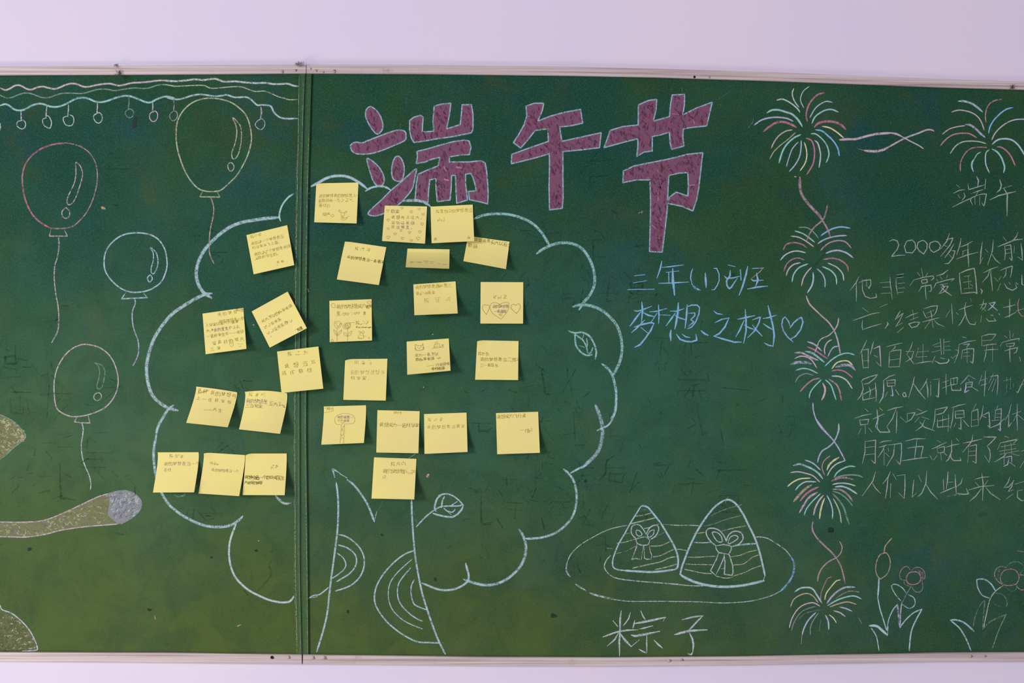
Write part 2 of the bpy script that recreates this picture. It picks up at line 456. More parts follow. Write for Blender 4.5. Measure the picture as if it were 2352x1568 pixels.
for x, y, r, q, a, par in ((991, 765.5, 4.8, .85, 0, rb), (1470.5, 489, 3.6, .7, -.2, rb), (877.5, 1228.5, 5, .6, .5, rb), (1685, 631.5, 5.0, .8, -.3, rb),
                           (1507, 676.5, 4, .6, -.5, rb), (310, 281, 6.5, 2.9, .2, lb), (67.5, 1261, 6.5, .7, 0, lb), (486, 1280, 3.6, 1, 0, lb),
                           (588, 1264, 5.2, .6, .2, lb), (343, 1400, 7, .5, .2, lb), (1907, 1217, 8.5, .8, 0, rb), (1000, 1330, 5.5, .7, 1.1, rb),
                           (2066, 634, 7.5, .5, 0, rb), (265, 471, 6, .4, .2, lb), (457, 541, 3.5, .7, 0, lb), (799, 1404, 4, 1.1, 0, rb), (1345, 1104, 4, 1, 0, rb),
                           (1271, 1413, 8, .8, 0, rb)):
    dome('dark_mark', x, y, r, S0 + .00005, .0002, m_dark, par, q, a)
for x, y, r, q, a, m, par in ((983, 1092, 5.6, .62, -.9, m_chip, rb), (237, 477.5, 6.4, .62, .1, m_brown, lb), (583, 746, 3.2, .4, .3, m_chip, lb),
                              (708, 666.5, 5, .35, 1.3, m_chip, rb), (548.5, 1436.5, 6.5, .35, -.55, m_chip, lb), (994, 767, 1.8, 1, 0, m_chip, rb),
                              (1474, 488, 1.8, 1.4, 0, m_brown, rb), (973, 889, 1.9, .8, 0, m_chip, rb), (594.5, 1241.5, 3, .5, 0, m_brown, lb), (696, 1206.5, 3.6, .7, 0, m_brown, lb),
                              (356.5, 1418, 5.5, .25, 1.3, m_chip, lb), (710, 444.3, 1.9, 1.1, .6, m_chip, rb), (709.5, 455.5, 1.5, 1, .6, m_chip, rb)):
    dome('paint_chip', x, y, r, S0 + .00005, .0006, m, par, q, a)

# dust tufts caught on the top rail
def tuft(x, y, w, h, n, seed, label, d=.0145, strands=1.0):
    rr = random.Random(seed); vs_ = []; fs = []
    for k in range(n):
        a = rr.uniform(0, 6.28); px, py = x + rr.gauss(0, w * .3), y + rr.gauss(0, h * .3)
        L = rr.uniform(2, 6) * strands; pz = d + rr.uniform(0, .003)
        P = []
        for t in range(4):
            P.append((px, py, pz)); px += math.cos(a) * L / 3; py += math.sin(a) * L / 3; a += rr.uniform(-.9, .9); pz += rr.uniform(-.0006, .001)
        for (ax, ay, az), (bx, by, bz) in zip(P, P[1:]):
            i = len(vs_); q = .35
            vs_ += [at(ax - q, ay, az), at(ax + q, ay + q, az), at(bx + q, by + q, bz), at(bx - q, by, bz), at(ax, ay, az + .0005), at(bx, by, bz + .0005)]
            fs += [(i, i + 1, i + 2, i + 3), (i, i + 4, i + 5, i + 3), (i + 1, i + 4, i + 5, i + 2)]
    o = mesh('dust_tuft', vs_, fs, m_dust); tag(o, label, 'dust', 'dust tufts along the top rail')
tuft(272, 170, 9, 12, 60, 1, 'greenish brown dust tuft hanging over the top rail above the chalk garland')
tuft(266, 150, 8, 3, 22, 2, 'small brown dust tuft on the wall edge of the left top rail')
tuft(690, 146.5, 22, 4, 46, 3, 'wispy dust tuft above the joint of the two top rails', strands=1.4)
tuft(2325, 200, 5, 6, 34, 4, 'dark dust tuft low on the top rail at the far right')
# ================================================================ chalk drawings, left board
draw('garland_line', lb, 'TL', '''0,425 60,452 110,440 170,405 215,395 260,405 320,438 380,447 450,420 520,412 570,425 650,440 710,425 780,395 850,376 920,382 1000,412 1060,414 1150,395 1250,380 1330,378 1420,400 1500,388 1580,368 1700,362 1800,352 1880,342 1960,338 2091,345''', 'k', 4.2, .68, label='pinkish white wavy chalk line')
draw('garland_line', lb, 'TR', '''0,343 120,347 250,337 350,325 450,333 520,326 590,318 640,330 690,350 760,352 850,350 960,362 1080,370 1200,368 1300,382 1400,380 1470,378 1530,398 1588,410''', 'w', 4.6, .62, label='white wavy chalk line')
draw('garland_line', lb, 'TL', '''0,512 40,535 90,550 150,540 220,510 290,490 350,492 400,505 450,525 520,545 600,540 680,510 760,492 850,490 940,495 1020,488 1100,465 1180,445 1280,443 1370,460 1450,450 1550,435 1640,428 1720,436 1800,425 1880,398 1960,388 2091,402;
''', 'G', 3.2, .6, label='thin pale green wavy chalk line')
draw('garland_line', lb, 'TR', '''0,387 100,407 200,405 330,398 460,398 530,428 600,432 700,422 850,412 930,420 1010,450 1080,470 1190,466 1280,500 1360,535 1430,552 1490,570 1585,566''', 'y', 2.6, .6, label='thin yellow wavy chalk line')
draw('garland_cord', lb, 'TL', '''0,640 60,622 110,640 170,685 230,698 300,685 370,645 450,618 520,622 600,650 680,655 760,635 850,590 920,555 1000,545 1070,560 1140,590 1220,598 1300,580 1380,550 1450,530 1520,522 1590,535 1680,570 1750,598 1810,600 1880,565 1950,538 2010,532 2091,548''', 'c', 4.6, .62, label='pale cyan wavy chalk cord')
draw('garland_cord', lb, 'TR', '''0,535 70,558 150,565 220,552 300,525 400,505 500,515 600,528 680,520 740,512 830,540 960,538 1020,560 1070,610 1110,635 1160,632 1260,645 1300,715 1345,762 1400,790 1480,797 1540,795 1585,797''', 'b', 4.2, .62, label='pale blue wavy chalk cord')
for i, (fr, a, b_, c_) in enumerate((
        ('TL', '250,700 254,760 254,820', '250,822 215,830 202,870 225,905 265,920 295,905 308,870 300,835 275,815 250,822', 'w'),
        ('TL', '563,650 555,720 552,790', '552,790 520,800 512,830 530,880 590,912 610,890 618,840 600,790 580,765 562,762', 'w'),
        ('TL', '822,632 820,700 814,765', '840,752 870,765 886,800 880,850 860,878 820,882 785,865 762,820 762,785 800,768 815,772', 'w'),
        ('TL', '1168,600 1170,650 1163,735', '1163,735 1130,755 1124,790 1150,835 1185,850 1215,830 1228,790 1218,745 1190,725 1160,735', 'w'),
        ('TL', '1547,540 1550,600 1540,680', '1550,680 1515,705 1505,740 1530,775 1560,785 1590,770 1605,735 1595,700 1565,680 1548,690', 'g'),
        ('TL', '1832,590 1835,650 1830,710', '1835,710 1805,735 1795,775 1810,815 1840,832 1875,815 1893,770 1885,725 1855,705 1835,725', 'k'),
        ('TR', '97,560 103,640 97,705', '105,705 65,730 50,770 70,812 100,822 130,800 145,760 135,720 105,705', 's'),
        ('TR', '1147,655 1153,730 1140,795', '1150,800 1110,820 1078,865 1095,900 1130,925 1155,925 1185,895 1195,850 1180,815 1160,798 1140,805', 'l'),
        ('TL', '0,850 4,890 0,930', '-30,840 0,850', 'w'))):
    S = Strokes(board_place())
    draw(None, None, fr, a, c_, 3.0 if i < 7 else 3.6, .55, S=S); draw(None, None, fr, b_, c_, 2.4, .62, S=S)
    S.build('garland_bead', m_chalk, lb)

def balloon(label, fr, col, wid, body, knot, string, shine, dot, scol=None, d=.6):
    o = draw('balloon_drawing', lb, fr, body, col, wid, d, label=label)
    for nm, tx, ww in (('balloon_knot', knot, wid * .9), ('balloon_string', string, wid * .9), ('balloon_shine', shine, wid * .8), ('balloon_shine', dot, wid * .8)):
        x = draw(nm, o, fr, tx, scol or col, ww, d - .04, sm=nm != 'balloon_knot')
balloon('pinkish red chalk balloon outline', 'B1', 'q', 3.4,
        'cp w4 430,80 340,92 250,130 185,190 152,260 147,340 160,430 190,510 230,570 280,610 330,638; cq w3 430,80 480,88 540,110 590,150 625,210 637,280 632,360 608,450 570,530 520,590 470,628 400,640 330,638',
        '335,645 323,690 442,690 420,645', '384,695 386,760 375,830 358,890 356,980 366,1070 380,1150 385,1230 378,1310 338,1388',
        '495,213 497,280 487,340 460,400 442,440 440,475 460,484 490,450 520,370 540,290 530,240 510,215 495,213',
        '428,506 406,530 410,560 430,574 452,560 456,530 440,510 428,506', 'k', .52)
balloon('yellow chalk balloon outline', 'B2', 'y', 3.4,
        '380,95 300,105 220,140 150,205 105,290 92,390 98,500 125,610 165,715 215,800 280,868 350,893 420,895 480,880 550,820 620,745 690,620 725,520 738,430 722,320 690,240 640,185 570,135 480,105 380,95',
        '322,890 295,940 467,943 440,888', 'co 388,945 405,990 415,1050 405,1130 385,1220 375,1330 378,1420 395,1470 417,1512',
        '577,263 605,330 612,400 595,490 570,560 575,610 600,612 630,560 650,460 648,350 615,295 577,263',
        '555,648 537,665 540,700 560,720 580,708 588,678 572,652 555,648', 'y', .58)
balloon('pale blue round chalk balloon outline', 'B1', 'b', 3.6,
        '890,668 800,685 730,735 690,800 682,880 700,940 750,1000 810,1042 880,1058 970,1045 1045,1000 1080,940 1094,870 1080,780 1040,715 980,680 890,668',
        '830,1052 796,1100 966,1092 942,1066', 'cl 882,1100 886,1130 868,1180 866,1240 880,1310 903,1370 908,1440 895,1490 870,1538',
        '985,765 1003,800 1003,850 990,900 992,932 1010,932 1030,890 1034,845 1020,795 985,765',
        '980,946 966,962 972,985 985,988 997,970 990,950 980,946', 'b', .6)
balloon('pinkish white oval chalk balloon outline', 'B3', 'k', 3.0,
        '860,46 780,60 700,105 630,180 575,280 548,380 540,480 550,620 575,695 640,742 710,766 780,768 880,750 980,715 1060,670 1130,590 1170,500 1182,410 1168,310 1130,210 1070,130 980,72 860,46',
        '772,770 745,820 808,830 900,832 880,750', 'cw 820,832 832,890 826,960 815,1030 815,1110 830,1200 858,1280 890,1350 908,1430 905,1495',
        'cG 950,233 985,265 997,330 985,400 970,455 975,485 1000,490 1025,460 1045,370 1048,310 1025,262 990,243 950,233',
        'cy 978,530 945,550 940,585 965,608 995,600 1015,570 1005,538 978,530', 'k', .6)

# the long rolled yellow shape with a grey head, the leaf tip and the round mound
def filled(name, par, fr, loop, col, dens, line, lcol, lw, label, extra=(), sub=None):
    x0, y0, s = FR[fr]; lp = catmull([(x0 + a / s, y0 + b / s) for a, b in loop], 4) if sub is None else [(x0 + a / s, y0 + b / s) for a, b in loop]
    S = Strokes(board_place()); S.poly([lp], lin(COL[col]), dens)
    for a in extra: draw(None, None, fr, a[0], a[1], a[2], a[3], S=S, jit=1.2)
    o = S.build(name, m_fill, par, label)
    draw('outline', o, fr, line, lcol, lw, .6)
    return o
rr = random.Random(11)
def hatch(x0, x1, yf, n, L, cols, w=2.6, d=.5, ang=None):
    out = []
    for k in range(n):
        x = rr.uniform(x0, x1); lo, hi = yf(x); y = rr.uniform(lo, hi); a = rr.uniform(-1.2, 1.2) if ang is None else rr.gauss(ang, .35)
        l = rr.uniform(.3, 1) * L; dx, dy = math.cos(a) * l, math.sin(a) * l
        out.append((f'{x:.0f},{y:.0f} {x + dx * .5:.0f},{y + dy * .5 + rr.uniform(-4, 4):.0f} {x + dx:.0f},{min(max(y + dy, lo), hi):.0f}', rr.choice(cols), w, d))
    return out
up = [(-60, 385), (100, 388), (250, 386), (400, 370), (540, 318), (700, 245), (880, 160), (980, 132)]
dn = [(-60, 515), (100, 520), (250, 520), (400, 498), (540, 462), (700, 436), (880, 418), (1050, 405)]
h = hatch(-20, 960, lambda x: (interp(up, x) + 12, interp(dn, x) - 12), 200, 34, ['y', 'y', 'g', 's'], 1.8, .45)
filled('scroll_drawing', lb, 'B4', [(-60, 385), (100, 388), (250, 386), (400, 370), (540, 318), (700, 245), (880, 160), (975, 132), (985, 220), (970, 320), (1075, 402),
       (880, 418), (700, 436), (540, 462), (400, 498), (250, 520), (100, 520), (-60, 515)], 'z', .85,
       '-60,385 100,388 250,386 400,370 540,318 700,245 880,160 975,132; -60,515 100,520 250,520 400,498 540,462 700,436 880,418 1060,404', 'k', 3, 'yellowish rubbed chalk scroll', h)
h = hatch(985, 1240, lambda x: (interp([(985, 150), (1110, 115), (1200, 150), (1260, 200)], x), interp([(985, 320), (1080, 380), (1180, 345), (1260, 270)], x)), 130, 40, ['w', 'g', 'l'], 1.8, .5, ang=-.9)
filled('scroll_end', lb, 'B4', [(975, 132), (1040, 112), (1110, 102), (1180, 115), (1240, 155), (1275, 215), (1255, 285), (1200, 340), (1130, 382), (1078, 402), (1020, 360), (970, 320), (985, 220)], 's', .9,
       '975,132 1040,112 1110,102 1180,115 1240,155 1275,215 1255,285 1200,340 1130,382 1078,402 1020,360 970,320', 's', 3, 'grey rubbed chalk oval', h)
h = hatch(-10, 225, lambda x: (interp([(0, 770), (130, 830), (250, 940)], x), interp([(0, 1160), (130, 1070), (250, 970)], x)), 80, 46, ['o', 'y', 'y'], 2.2, .5)
filled('leaf_tip_drawing', lb, 'B3', [(-60, 715), (0, 748), (60, 775), (140, 820), (210, 890), (258, 968), (200, 1030), (130, 1085), (60, 1150), (0, 1197), (-60, 1230)], 'z', .8,
       '-60,715 0,748 60,775 140,820 210,890 258,968 200,1030 130,1085 60,1150 0,1197 -60,1230', 'G', 3, 'yellowish brown rubbed chalk leaf tip', h)
h = hatch(0, 320, lambda x: (interp([(0, 1200), (150, 1260), (320, 1480)], x), 1535), 60, 34, ['z', 'k', 'y'], 1.8, .42)
filled('mound_drawing', lb, 'B4', [(-60, 1160), (20, 1175), (100, 1205), (180, 1265), (250, 1340), (300, 1420), (335, 1530), (300, 1545), (100, 1542), (-60, 1545)], 'z', .45,
       '0,1130 20,1175 100,1205 180,1265 250,1340 300,1420 338,1525 300,1542 200,1546', 'w', 3, 'faint rubbed chalk mound', h)

# cloud-shaped tree crown: one arc = one part
def arcs(par, fr, items):
    for col, w, d, txt in items: draw('crown_arc', par, fr, txt, col, w, d)
arcs(lb, 'C1', [('b', 8.0, .60, '835,215 760,220 690,230 610,245 540,272 480,312 425,362 375,420 340,490 326,560 338,625 368,675 420,714'),
    ('b', 4.2, .75, '928,68 895,92 865,130 848,170 842,210 850,236'),
    ('b', 8.0, .58, '420,686 370,695 310,725 240,768 175,815 115,885 65,965 35,1050 18,1140 25,1230 50,1310 95,1360 150,1395 210,1412'),
    ('b', 6.5, .6, '185,1380 150,1408 115,1465 90,1510 75,1568')])
arcs(lb, 'C2', [('b', 6.5, .6, '92,0 75,80 72,160 80,240 95,320 118,385 150,450 190,505 250,555 320,598 400,635 480,655 570,657 640,640 690,605 712,582'),
    ('w', 6, .56, '948,430 975,460 1010,487 1058,488'), ('w', 5, .7, '665,640 640,700 620,770 615,850 625,930 655,1010 700,1065 760,1115 830,1152 900,1182 980,1200 1040,1198 1065,1182 1082,1155'),
    ('G', 4, .5, '225,425 245,438 290,430 298,412; 196,415 190,430')])
draw('crown_arc', rb, (560, 400, 7.84), '1220,215 1350,150 1480,75 1620,35 1780,30 1900,55 2020,115 2120,180 2210,255', 'b', 6.5, .75)
draw('crown_arc', rb, 'Tt', '280,1222 350,1182 430,1165 500,1165 560,1185 595,1208', 'b', 5, .7)
draw('crown_arc', rb, 'Tt', '770,1352 850,1345 930,1345 1010,1360 1060,1385 1110,1420', 'b', 6.5, .62)
arcs(rb, 'C4', [('c', 6.5, .56, '125,132 180,110 250,98 340,98 420,112 500,142 560,180 610,235 645,290 665,328'),
    ('c', 7, .56, '575,382 620,350 690,318 760,305 830,312 890,340 935,390 970,460 990,540 985,620 950,690 910,735 880,785'),
    ('c', 7, .56, '835,765 890,752 960,758 1040,790 1100,840 1150,900 1178,980 1188,1060 1178,1140 1150,1210 1120,1262'),
    ('c', 6.5, .56, '1045,1178 1090,1215 1115,1255 1130,1300 1145,1380 1145,1460 1135,1530 1110,1568')])
arcs(rb, 'C5', [('b', 4.5, .62, '1553,0 1552,70 1548,140 1520,210 1490,250 1450,270 1410,288'), ('b', 8.5, .52, '1398,100 1425,165 1445,240 1450,310 1435,400 1400,470 1350,520 1300,565'),
    ('b', 5, .7, '1330,548 1270,575 1212,606'), ('b', 5.5, .6, '1158,578 1200,615 1235,670 1252,740 1255,820 1235,910 1195,975 1130,1035 1060,1072 970,1095 865,1100'),
    ('b', 6.5, .58, '825,1030 855,1080 875,1150 868,1230 835,1305 780,1365 720,1410 640,1442 560,1447 490,1432 410,1405'),
    ('b', 5, .66, '424,1285 435,1330 445,1370 440,1415 400,1450 340,1478 270,1486 200,1475 140,1450 95,1432')])
# tree trunk with hollows
trunk = draw('trunk_drawing', rb, 'C3', '''p 262,185 246,122 298,152; w5 305,160 355,190; w5 360,205 410,245 465,315 520,405 566,525; w4 566,525 585,450;
 w4.6 275,228 288,340 290,450 284,590 262,770 240,930 222,1080 205,1230 175,1360 125,1522; w4.6 852,362 856,500 866,640 880,790 905,940 935,1080 975,1210 1020,1340 1060,1440 1110,1540;
 cG w1.6 d.4 585,450 620,400 632,365; cw w2 830,40 880,8; cG w1.8 d.4 882,52 915,0''', 'b', 4.6, .62, label='pale blue chalk tree trunk')
draw('trunk_hollow', trunk, 'C3', '296,625 350,640 410,680 460,735 487,800 485,880 455,950 400,1005 340,1035 268,1057; 292,705 350,722 405,760 430,810 420,870 375,925 320,960 278,985; w3 282,768 325,800 348,850 335,890 290,930 240,962', 'b', 3.6, .64)
draw('trunk_hollow', trunk, 'C3', '870,748 800,775 720,835 650,910 600,985 572,1060 570,1140 600,1210 660,1290 740,1360 820,1412 900,1447 980,1452 1070,1455; w2.6 855,815 780,880 715,950 680,1020 675,1110 700,1190 750,1250 820,1300 935,1348; w3 845,880 785,950 750,1010 745,1090 770,1160 830,1225 890,1268 935,1288; w3.2 872,972 850,1020 850,1090 870,1155 910,1180 970,1202', 'b', 3.8, .62)
draw('root_line', rb, 'C3', 'w3 65,1110 100,1092 150,1082 215,1030; w2.5 65,1113 130,1100', 'b', 3, .7)
draw('root_line', rb, 'C3', 'd.3 1085,1450 1140,1475; w1.4 d.4 95,950 100,1020; d.3 w1.4 400,170 430,250', 'G', 2, .4)
draw('leaf_drawing', rb, (840, 1020, 7.127), '''w3.4 825,1352 900,1270 1010,1160 1110,1085 1220,1025 1350,1010 1500,1010 1590,990; w4.5 1150,1095 1130,1050 1140,970 1170,890 1220,840 1260,815; w3.6 1195,835 1320,810 1430,845 1530,920 1600,1000;
 w4.6 1105,1130 1200,1160 1380,1190 1480,1160 1560,1080 1595,1010; w4 1290,855 1255,930 1240,1035; w3 1500,935 1440,975 1400,1000; w3 1280,1045 1330,1090 1400,1110; w3 1330,1090 1395,1150; w3 1390,1120 1440,1095 1465,1060; w2 d.45 795,1095 795,1150; w1.6 d.3 805,1225 850,1290''', 'b', 3.6, .66, label='chalk leaf beside the trunk')
draw('leaf_drawing', rb, 'C4', '''w4.6 803,940 850,955 900,950 950,975 985,1030 1002,1090 995,1140; w4.6 848,965 855,1040 885,1085 930,1115 972,1112; w3.4 850,965 900,1000 930,1050 940,1100; w2.6 868,985 900,1005; 912,968 902,1000; 932,995 938,1030 935,1060; 880,1045 915,1058; 978,1060 960,1100 940,1095''', 'c', 3, .6, label='chalk leaf on the right of the crown')

# zongzi on an oval plate
plate = draw('plate_drawing', rb, 'Z1', '''w2.2 905,482 800,500 680,530 560,580 440,645 330,710 230,790 165,870 130,950; w4 d.5 130,950 115,1020 125,1090 165,1140; w4.5 d.46 240,1240 300,1280 370,1325; w5 d.46 420,1350 500,1380 600,1405 730,1435; w2 730,1435 900,1457 1100,1460 1300,1458 1568,1462; w2 1360,470 1568,478; w2.6 690,868 640,920 605,1000 630,1070 700,1135 800,1170 950,1190 1100,1205 1300,1220 1568,1240;w2 d.6 640,777 712,780''', 'w', 2.4, .55, label='oval chalk plate outline')
draw('plate_rim', plate, 'Z2', '''w2.6 1095,632 1170,632 1260,655 1360,715 1480,800 1560,900; w5 cu d.5 1560,900 1590,980 1588,1060 1560,1150 1500,1240 1420,1325; w2.2 1420,1325 1300,1385 1150,1430 1000,1460 820,1475 650,1480 450,1470 250,1463 0,1462''', 'w', 2.4, .55)
draw('plate_line', plate, 'Z2', '''w2.2 0,478 100,482 220,480 330,484 400,495''', 'w', 2.4, .55)
draw('plate_line', plate, 'Z2', '''w2.2 75,795 120,790 205,805''', 'w', 2.4, .55)
draw('plate_line', plate, 'Z2', '''w2.4 0,1235 150,1248 300,1260 470,1258''', 'w', 2.4, .55)
z1 = draw('rice_dumpling_drawing', rb, 'Z1', '''w3.4 1075,240 1030,310 940,455 860,600 790,720 740,840 712,940 722,1020 780,1052 860,1062; w5 860,1062 1000,1072 1200,1082 1350,1072 1500,1052; w4.4 1075,240 1110,230 1170,255 1230,325 1330,450; w4.6 1330,450 1420,600 1500,740 1545,860 1555,960 1540,1030 1500,1052''', 'b', 3.6, .7, label='smaller chalk rice dumpling outline')
draw('leaf_stripe', z1, 'Z1', '''1000,365 1100,352 1220,318; w3 930,465 1100,425 1260,385; 1115,525 1200,505 1310,462; 865,590 950,580; 770,712 880,695 1000,660 1090,640; 930,790 1020,745; d.4 860,820 910,805; w2.6 740,850 820,830; 1250,640 1380,570; 1200,748 1330,742 1450,690; w2.6 1230,888 1330,870 1430,822 1500,790; w2.8 970,1032 1150,990 1330,950 1440,900 1530,885; w2.6 1260,1050 1400,1020 1540,980; d.4 880,940 915,932; d.4 w5 cg 1080,280 1140,280''', 'y', 2.2, .55)
draw('bow_drawing', z1, 'Z1', '''w2.8 1145,600 1110,540 1060,480 1000,475 960,500 950,560 970,610 1015,655; w2.8 1145,600 1170,540 1220,490 1280,480 1305,520 1290,580 1250,630 1190,668; 1015,655 1080,638 1140,632 1190,670; 1015,655 1020,700 1060,730 1120,738 1170,725 1190,670; w2.6 1020,545 1060,555 1090,600 1050,620 1015,590 1020,545; 1240,540 1190,560 1160,610 1180,635 1230,605 1245,560 1240,540; p ck w3 1030,705 1025,745 960,915; 955,918 1010,908 1060,918; p 1080,920 1108,745; p 1115,750 1122,905 1150,918 1200,915; p ck 1180,720 1200,830 1215,860 1208,915''', 'w', 2.4, .6)
z2 = draw('rice_dumpling_drawing', rb, 'Z2', '''w4.6 125,1110 150,1010 190,900 240,770 310,620 390,480 480,350 580,235 690,160; w4.8 690,160 760,155 840,205 930,330 1000,470 1070,610 1120,740 1160,880 1190,1010 1215,1130; w3.6 1215,1130 1195,1185; w6 1200,1195 1050,1230 900,1258 720,1272 560,1265 420,1240 300,1205 180,1150 125,1110''', 'b', 4.6, .72, label='larger chalk rice dumpling outline')
draw('leaf_stripe', z2, 'Z2', '''cg w2.4 515,362 620,310 750,262 920,215; cg w2.4 440,490 560,462 720,405 930,350; w2.2 660,555 800,520 980,485; 300,590 370,582 445,570; cw w2.8 295,700 400,706 530,700; cb w4 790,752 880,735 1000,722 1100,718; 225,890 350,892 480,882 580,880; 780,885 900,865 1000,825 1120,800; 195,978 300,985 420,985 540,990; 810,990 930,980 1000,935 1060,890 1140,860; w2.6 175,1045 300,1072 430,1098 530,1102; w2.6 590,1135 700,1160 800,1152; 800,1135 950,1090 1050,1040 1165,1000; 640,1042 690,1035; w1.6 cG 750,110 710,155 715,200''', 'y', 2.2, .55)
draw('bow_drawing', z2, 'Z2', '''w3 718,688 690,620 630,550 560,520 490,525 460,560 470,620 520,690 585,745; w3 718,688 740,620 790,570 850,558 910,580 935,640 915,690 860,735 790,752; p 585,745 680,728 740,738 790,755; p 580,745 590,790 620,832 745,855; 785,755 775,810 745,855; w2.6 540,572 600,575 650,620 665,690 610,690 560,630 540,572; w2.6 745,690 760,650 800,615 850,615 868,645 830,680 755,720 745,690; p 622,832 590,920 515,1065 580,1125; p 692,855 690,890 650,985 580,1125; p w3 692,855 702,960 692,1110 790,1125 805,1090 800,1000 760,870 748,850''', 'w', 2.6, .64)

def chars(par, fr, col, w, d, items, label=None, mat=None):
    for t in items: draw('chalk_character', par, fr, t, col, w, d, sm=False, mat=mat, label=label)
chars(rb, 'Z3', 'w', 4.2, .66, [
 'w4.4 480,110 455,290 455,500 440,700 445,970; w4.6 325,300 405,400; w3 655,140 625,245 575,320 515,390; w4 130,605 250,560 380,515 560,480 790,470; w4 420,540 360,650 215,775; w5.6 460,540 560,680 665,790; w3.4 680,785 825,665; w3.4 858,110 905,220 940,270; w5.2 735,345 900,320 1100,280 1330,230; w3 1330,230 1290,300; w3.4 740,290 720,380 700,440; w3.6 825,455 940,430 1085,395; w5.4 680,570 740,590 900,565 1215,500; w3.2 972,570 970,740 970,905; w4 825,845 900,890 955,915; w4.2 1115,670 1200,760 1270,820',
 'w3.8 1655,275 1800,235 1920,215 2060,200; w4.2 2050,205 1950,300 1860,400 1785,470; w5.6 1515,560 1640,525 1800,490 2130,470; w4.4 1800,535 1850,640 1870,750 1860,880; w3.4 1865,885 1830,950 1765,930'], 'white chalk character below the dumplings')
chars(rb, 'Tx', 'u', 4.0, .76, [
 'w3.4 200,230 325,217; w3 185,318 345,290; w4 120,400 440,395',
 'w3.8 535,55 520,130 475,260; w3 540,128 660,115 800,98; w3 590,188 745,172; w5 620,195 622,310; w3.4 500,322 680,318 862,308; w6.4 670,150 672,300 690,462',
 'w3 915,145 895,200 888,260 905,330; w5.4 d.5 905,330 950,385 1005,408', 'w5 1070,200 1075,290 1078,370',
 'w2.6 1170,138 1210,140 1238,210 1240,290 1215,350 1180,400 1150,400',
 'w3.4 1350,98 1435,118; w3 1305,235 1330,262 1420,255 1500,235; w3.8 1375,165 1372,230 1330,290 1335,350 1362,390 1390,370 1460,265; w5 1500,160 1508,280; w4.4 1590,120 1570,210 1530,350 1485,465; w4 1650,140 1780,135; w2 co 1780,135 1740,180 1640,260; w3.4 1632,270 1660,292 1780,285; w4.4 1700,200 1715,280 1690,350; w4 1590,392 1700,370 1830,358',
 'w4.4 290,555 298,640 285,800; w3 195,658 240,665 320,640 410,605; w4.4 278,672 210,760 145,845; w4 310,682 370,715 440,732; w3.6 495,590 500,700 495,815; w3 385,672 480,665 595,632; w4 475,690 405,800; w3.4 510,710 635,715; w4 200,860 280,830 400,805 440,815; w3.6 165,925 240,860 325,775; w4 440,815 400,900 330,1000 270,1075 205,1105; w3.8 280,865 370,940',
 'w5 738,565 735,660 715,780 695,880; w3 638,662 720,665 805,635; w4 700,690 650,760 590,840; w3.4 700,715 760,750 830,772; w4.4 848,590 840,700 820,870; w3 848,610 900,590 970,590 998,620 990,700 950,800 900,860 850,880; w3 865,690 940,685 940,720 890,770 930,795 860,850; w5 648,900 640,960 645,1025; w4 718,950 760,1010 830,1035 900,1040 965,1020 955,950; w3.2 785,945 830,980 880,990',
 'w4.4 1020,905 1060,940 1102,962; w3 1175,662 1215,695 1280,705; w3.4 1188,805 1270,765 1360,748; w4 1360,748 1310,860 1240,940 1175,970; w4 1175,970 1300,1010 1430,1045 1510,1045',
 'w4 1560,645 1568,760 1570,900 1540,1055; w4 1470,762 1560,745 1675,720; w4 1545,780 1500,880 1445,975; w3.2 1550,835 1610,870 1680,895; w3.4 1650,770 1745,735 1730,800 1680,900 1590,988; w3.6 1650,835 1700,900 1765,970; w4.4 1840,600 1870,720 1900,850 1915,960 1900,1095; w3.4 1780,755 1860,740 1940,715; w3.6 1785,820 1840,860 1895,890; w3.4 1900,1095 1850,1085 1795,1055',
 'w3.6 2110,870 2150,810 2210,760 2250,740 2268,800 2240,890 2180,970 2110,1010; w3 2110,850 2090,790 2050,735 2020,760 2008,830 2025,900 2070,970 2110,1010 2145,1042'], 'light blue chalk character')
# big heading, rubbed purple with pale blue outline
PUR = 'v'
def heading(fr, polys, label):
    x0, y0, s = FR[fr]; S = Strokes(board_place()); O = []
    for sm, pts in polys:
        P = [tuple(float(v) for v in t.split(',')) for t in pts.split()]
        lp = [(x0 + a / s, y0 + b / s) for a, b in P]
        if sm: lp = catmull(lp + [lp[0]], 4)[:-1]
        S.poly([lp], lin(COL[PUR]), 1.5); O.append((lp, sm))
        # scribbled filling strokes
        xs = [p[0] for p in lp]; ys = [p[1] for p in lp]
        def inside(x, y):
            c = False
            for (ax, ay), (bx, by) in zip(lp, lp[1:] + lp[:1]):
                if (ay > y) != (by > y) and x < (bx - ax) * (y - ay) / (by - ay) + ax: c = not c
            return c
        n = int((max(xs) - min(xs)) * (max(ys) - min(ys)) / 34)
        for _ in range(n):
            x, y = rr.uniform(min(xs), max(xs)), rr.uniform(min(ys), max(ys)); a = rr.uniform(.6, 2.0); l = rr.uniform(5, 12)
            x2, y2 = x + math.cos(a) * l, y + math.sin(a) * l
            if inside(x, y) and inside(x2, y2) and inside((x + x2) / 2 + 2, (y + y2) / 2) and inside(x - 3, y) and inside(x2 + 3, y2):
                S.add([(x, y), ((x + x2) / 2, (y + y2) / 2), (x2, y2)], rr.choice((2, 3, 4)), lin(rr.choice(((160, 86, 112), (134, 84, 122), (92, 54, 74), (156, 96, 120), (104, 66, 82)))), rr.uniform(.3, .55))
    o = S.build('heading_character', m_fill, rb, label)
    T = Strokes(board_place())
    for lp, sm in O:
        pts = lp + [lp[0]]; 
        T.add(pts, 3.2, lin((160, 190, 205)), .62)
    T.build('outline', m_chalk, o)
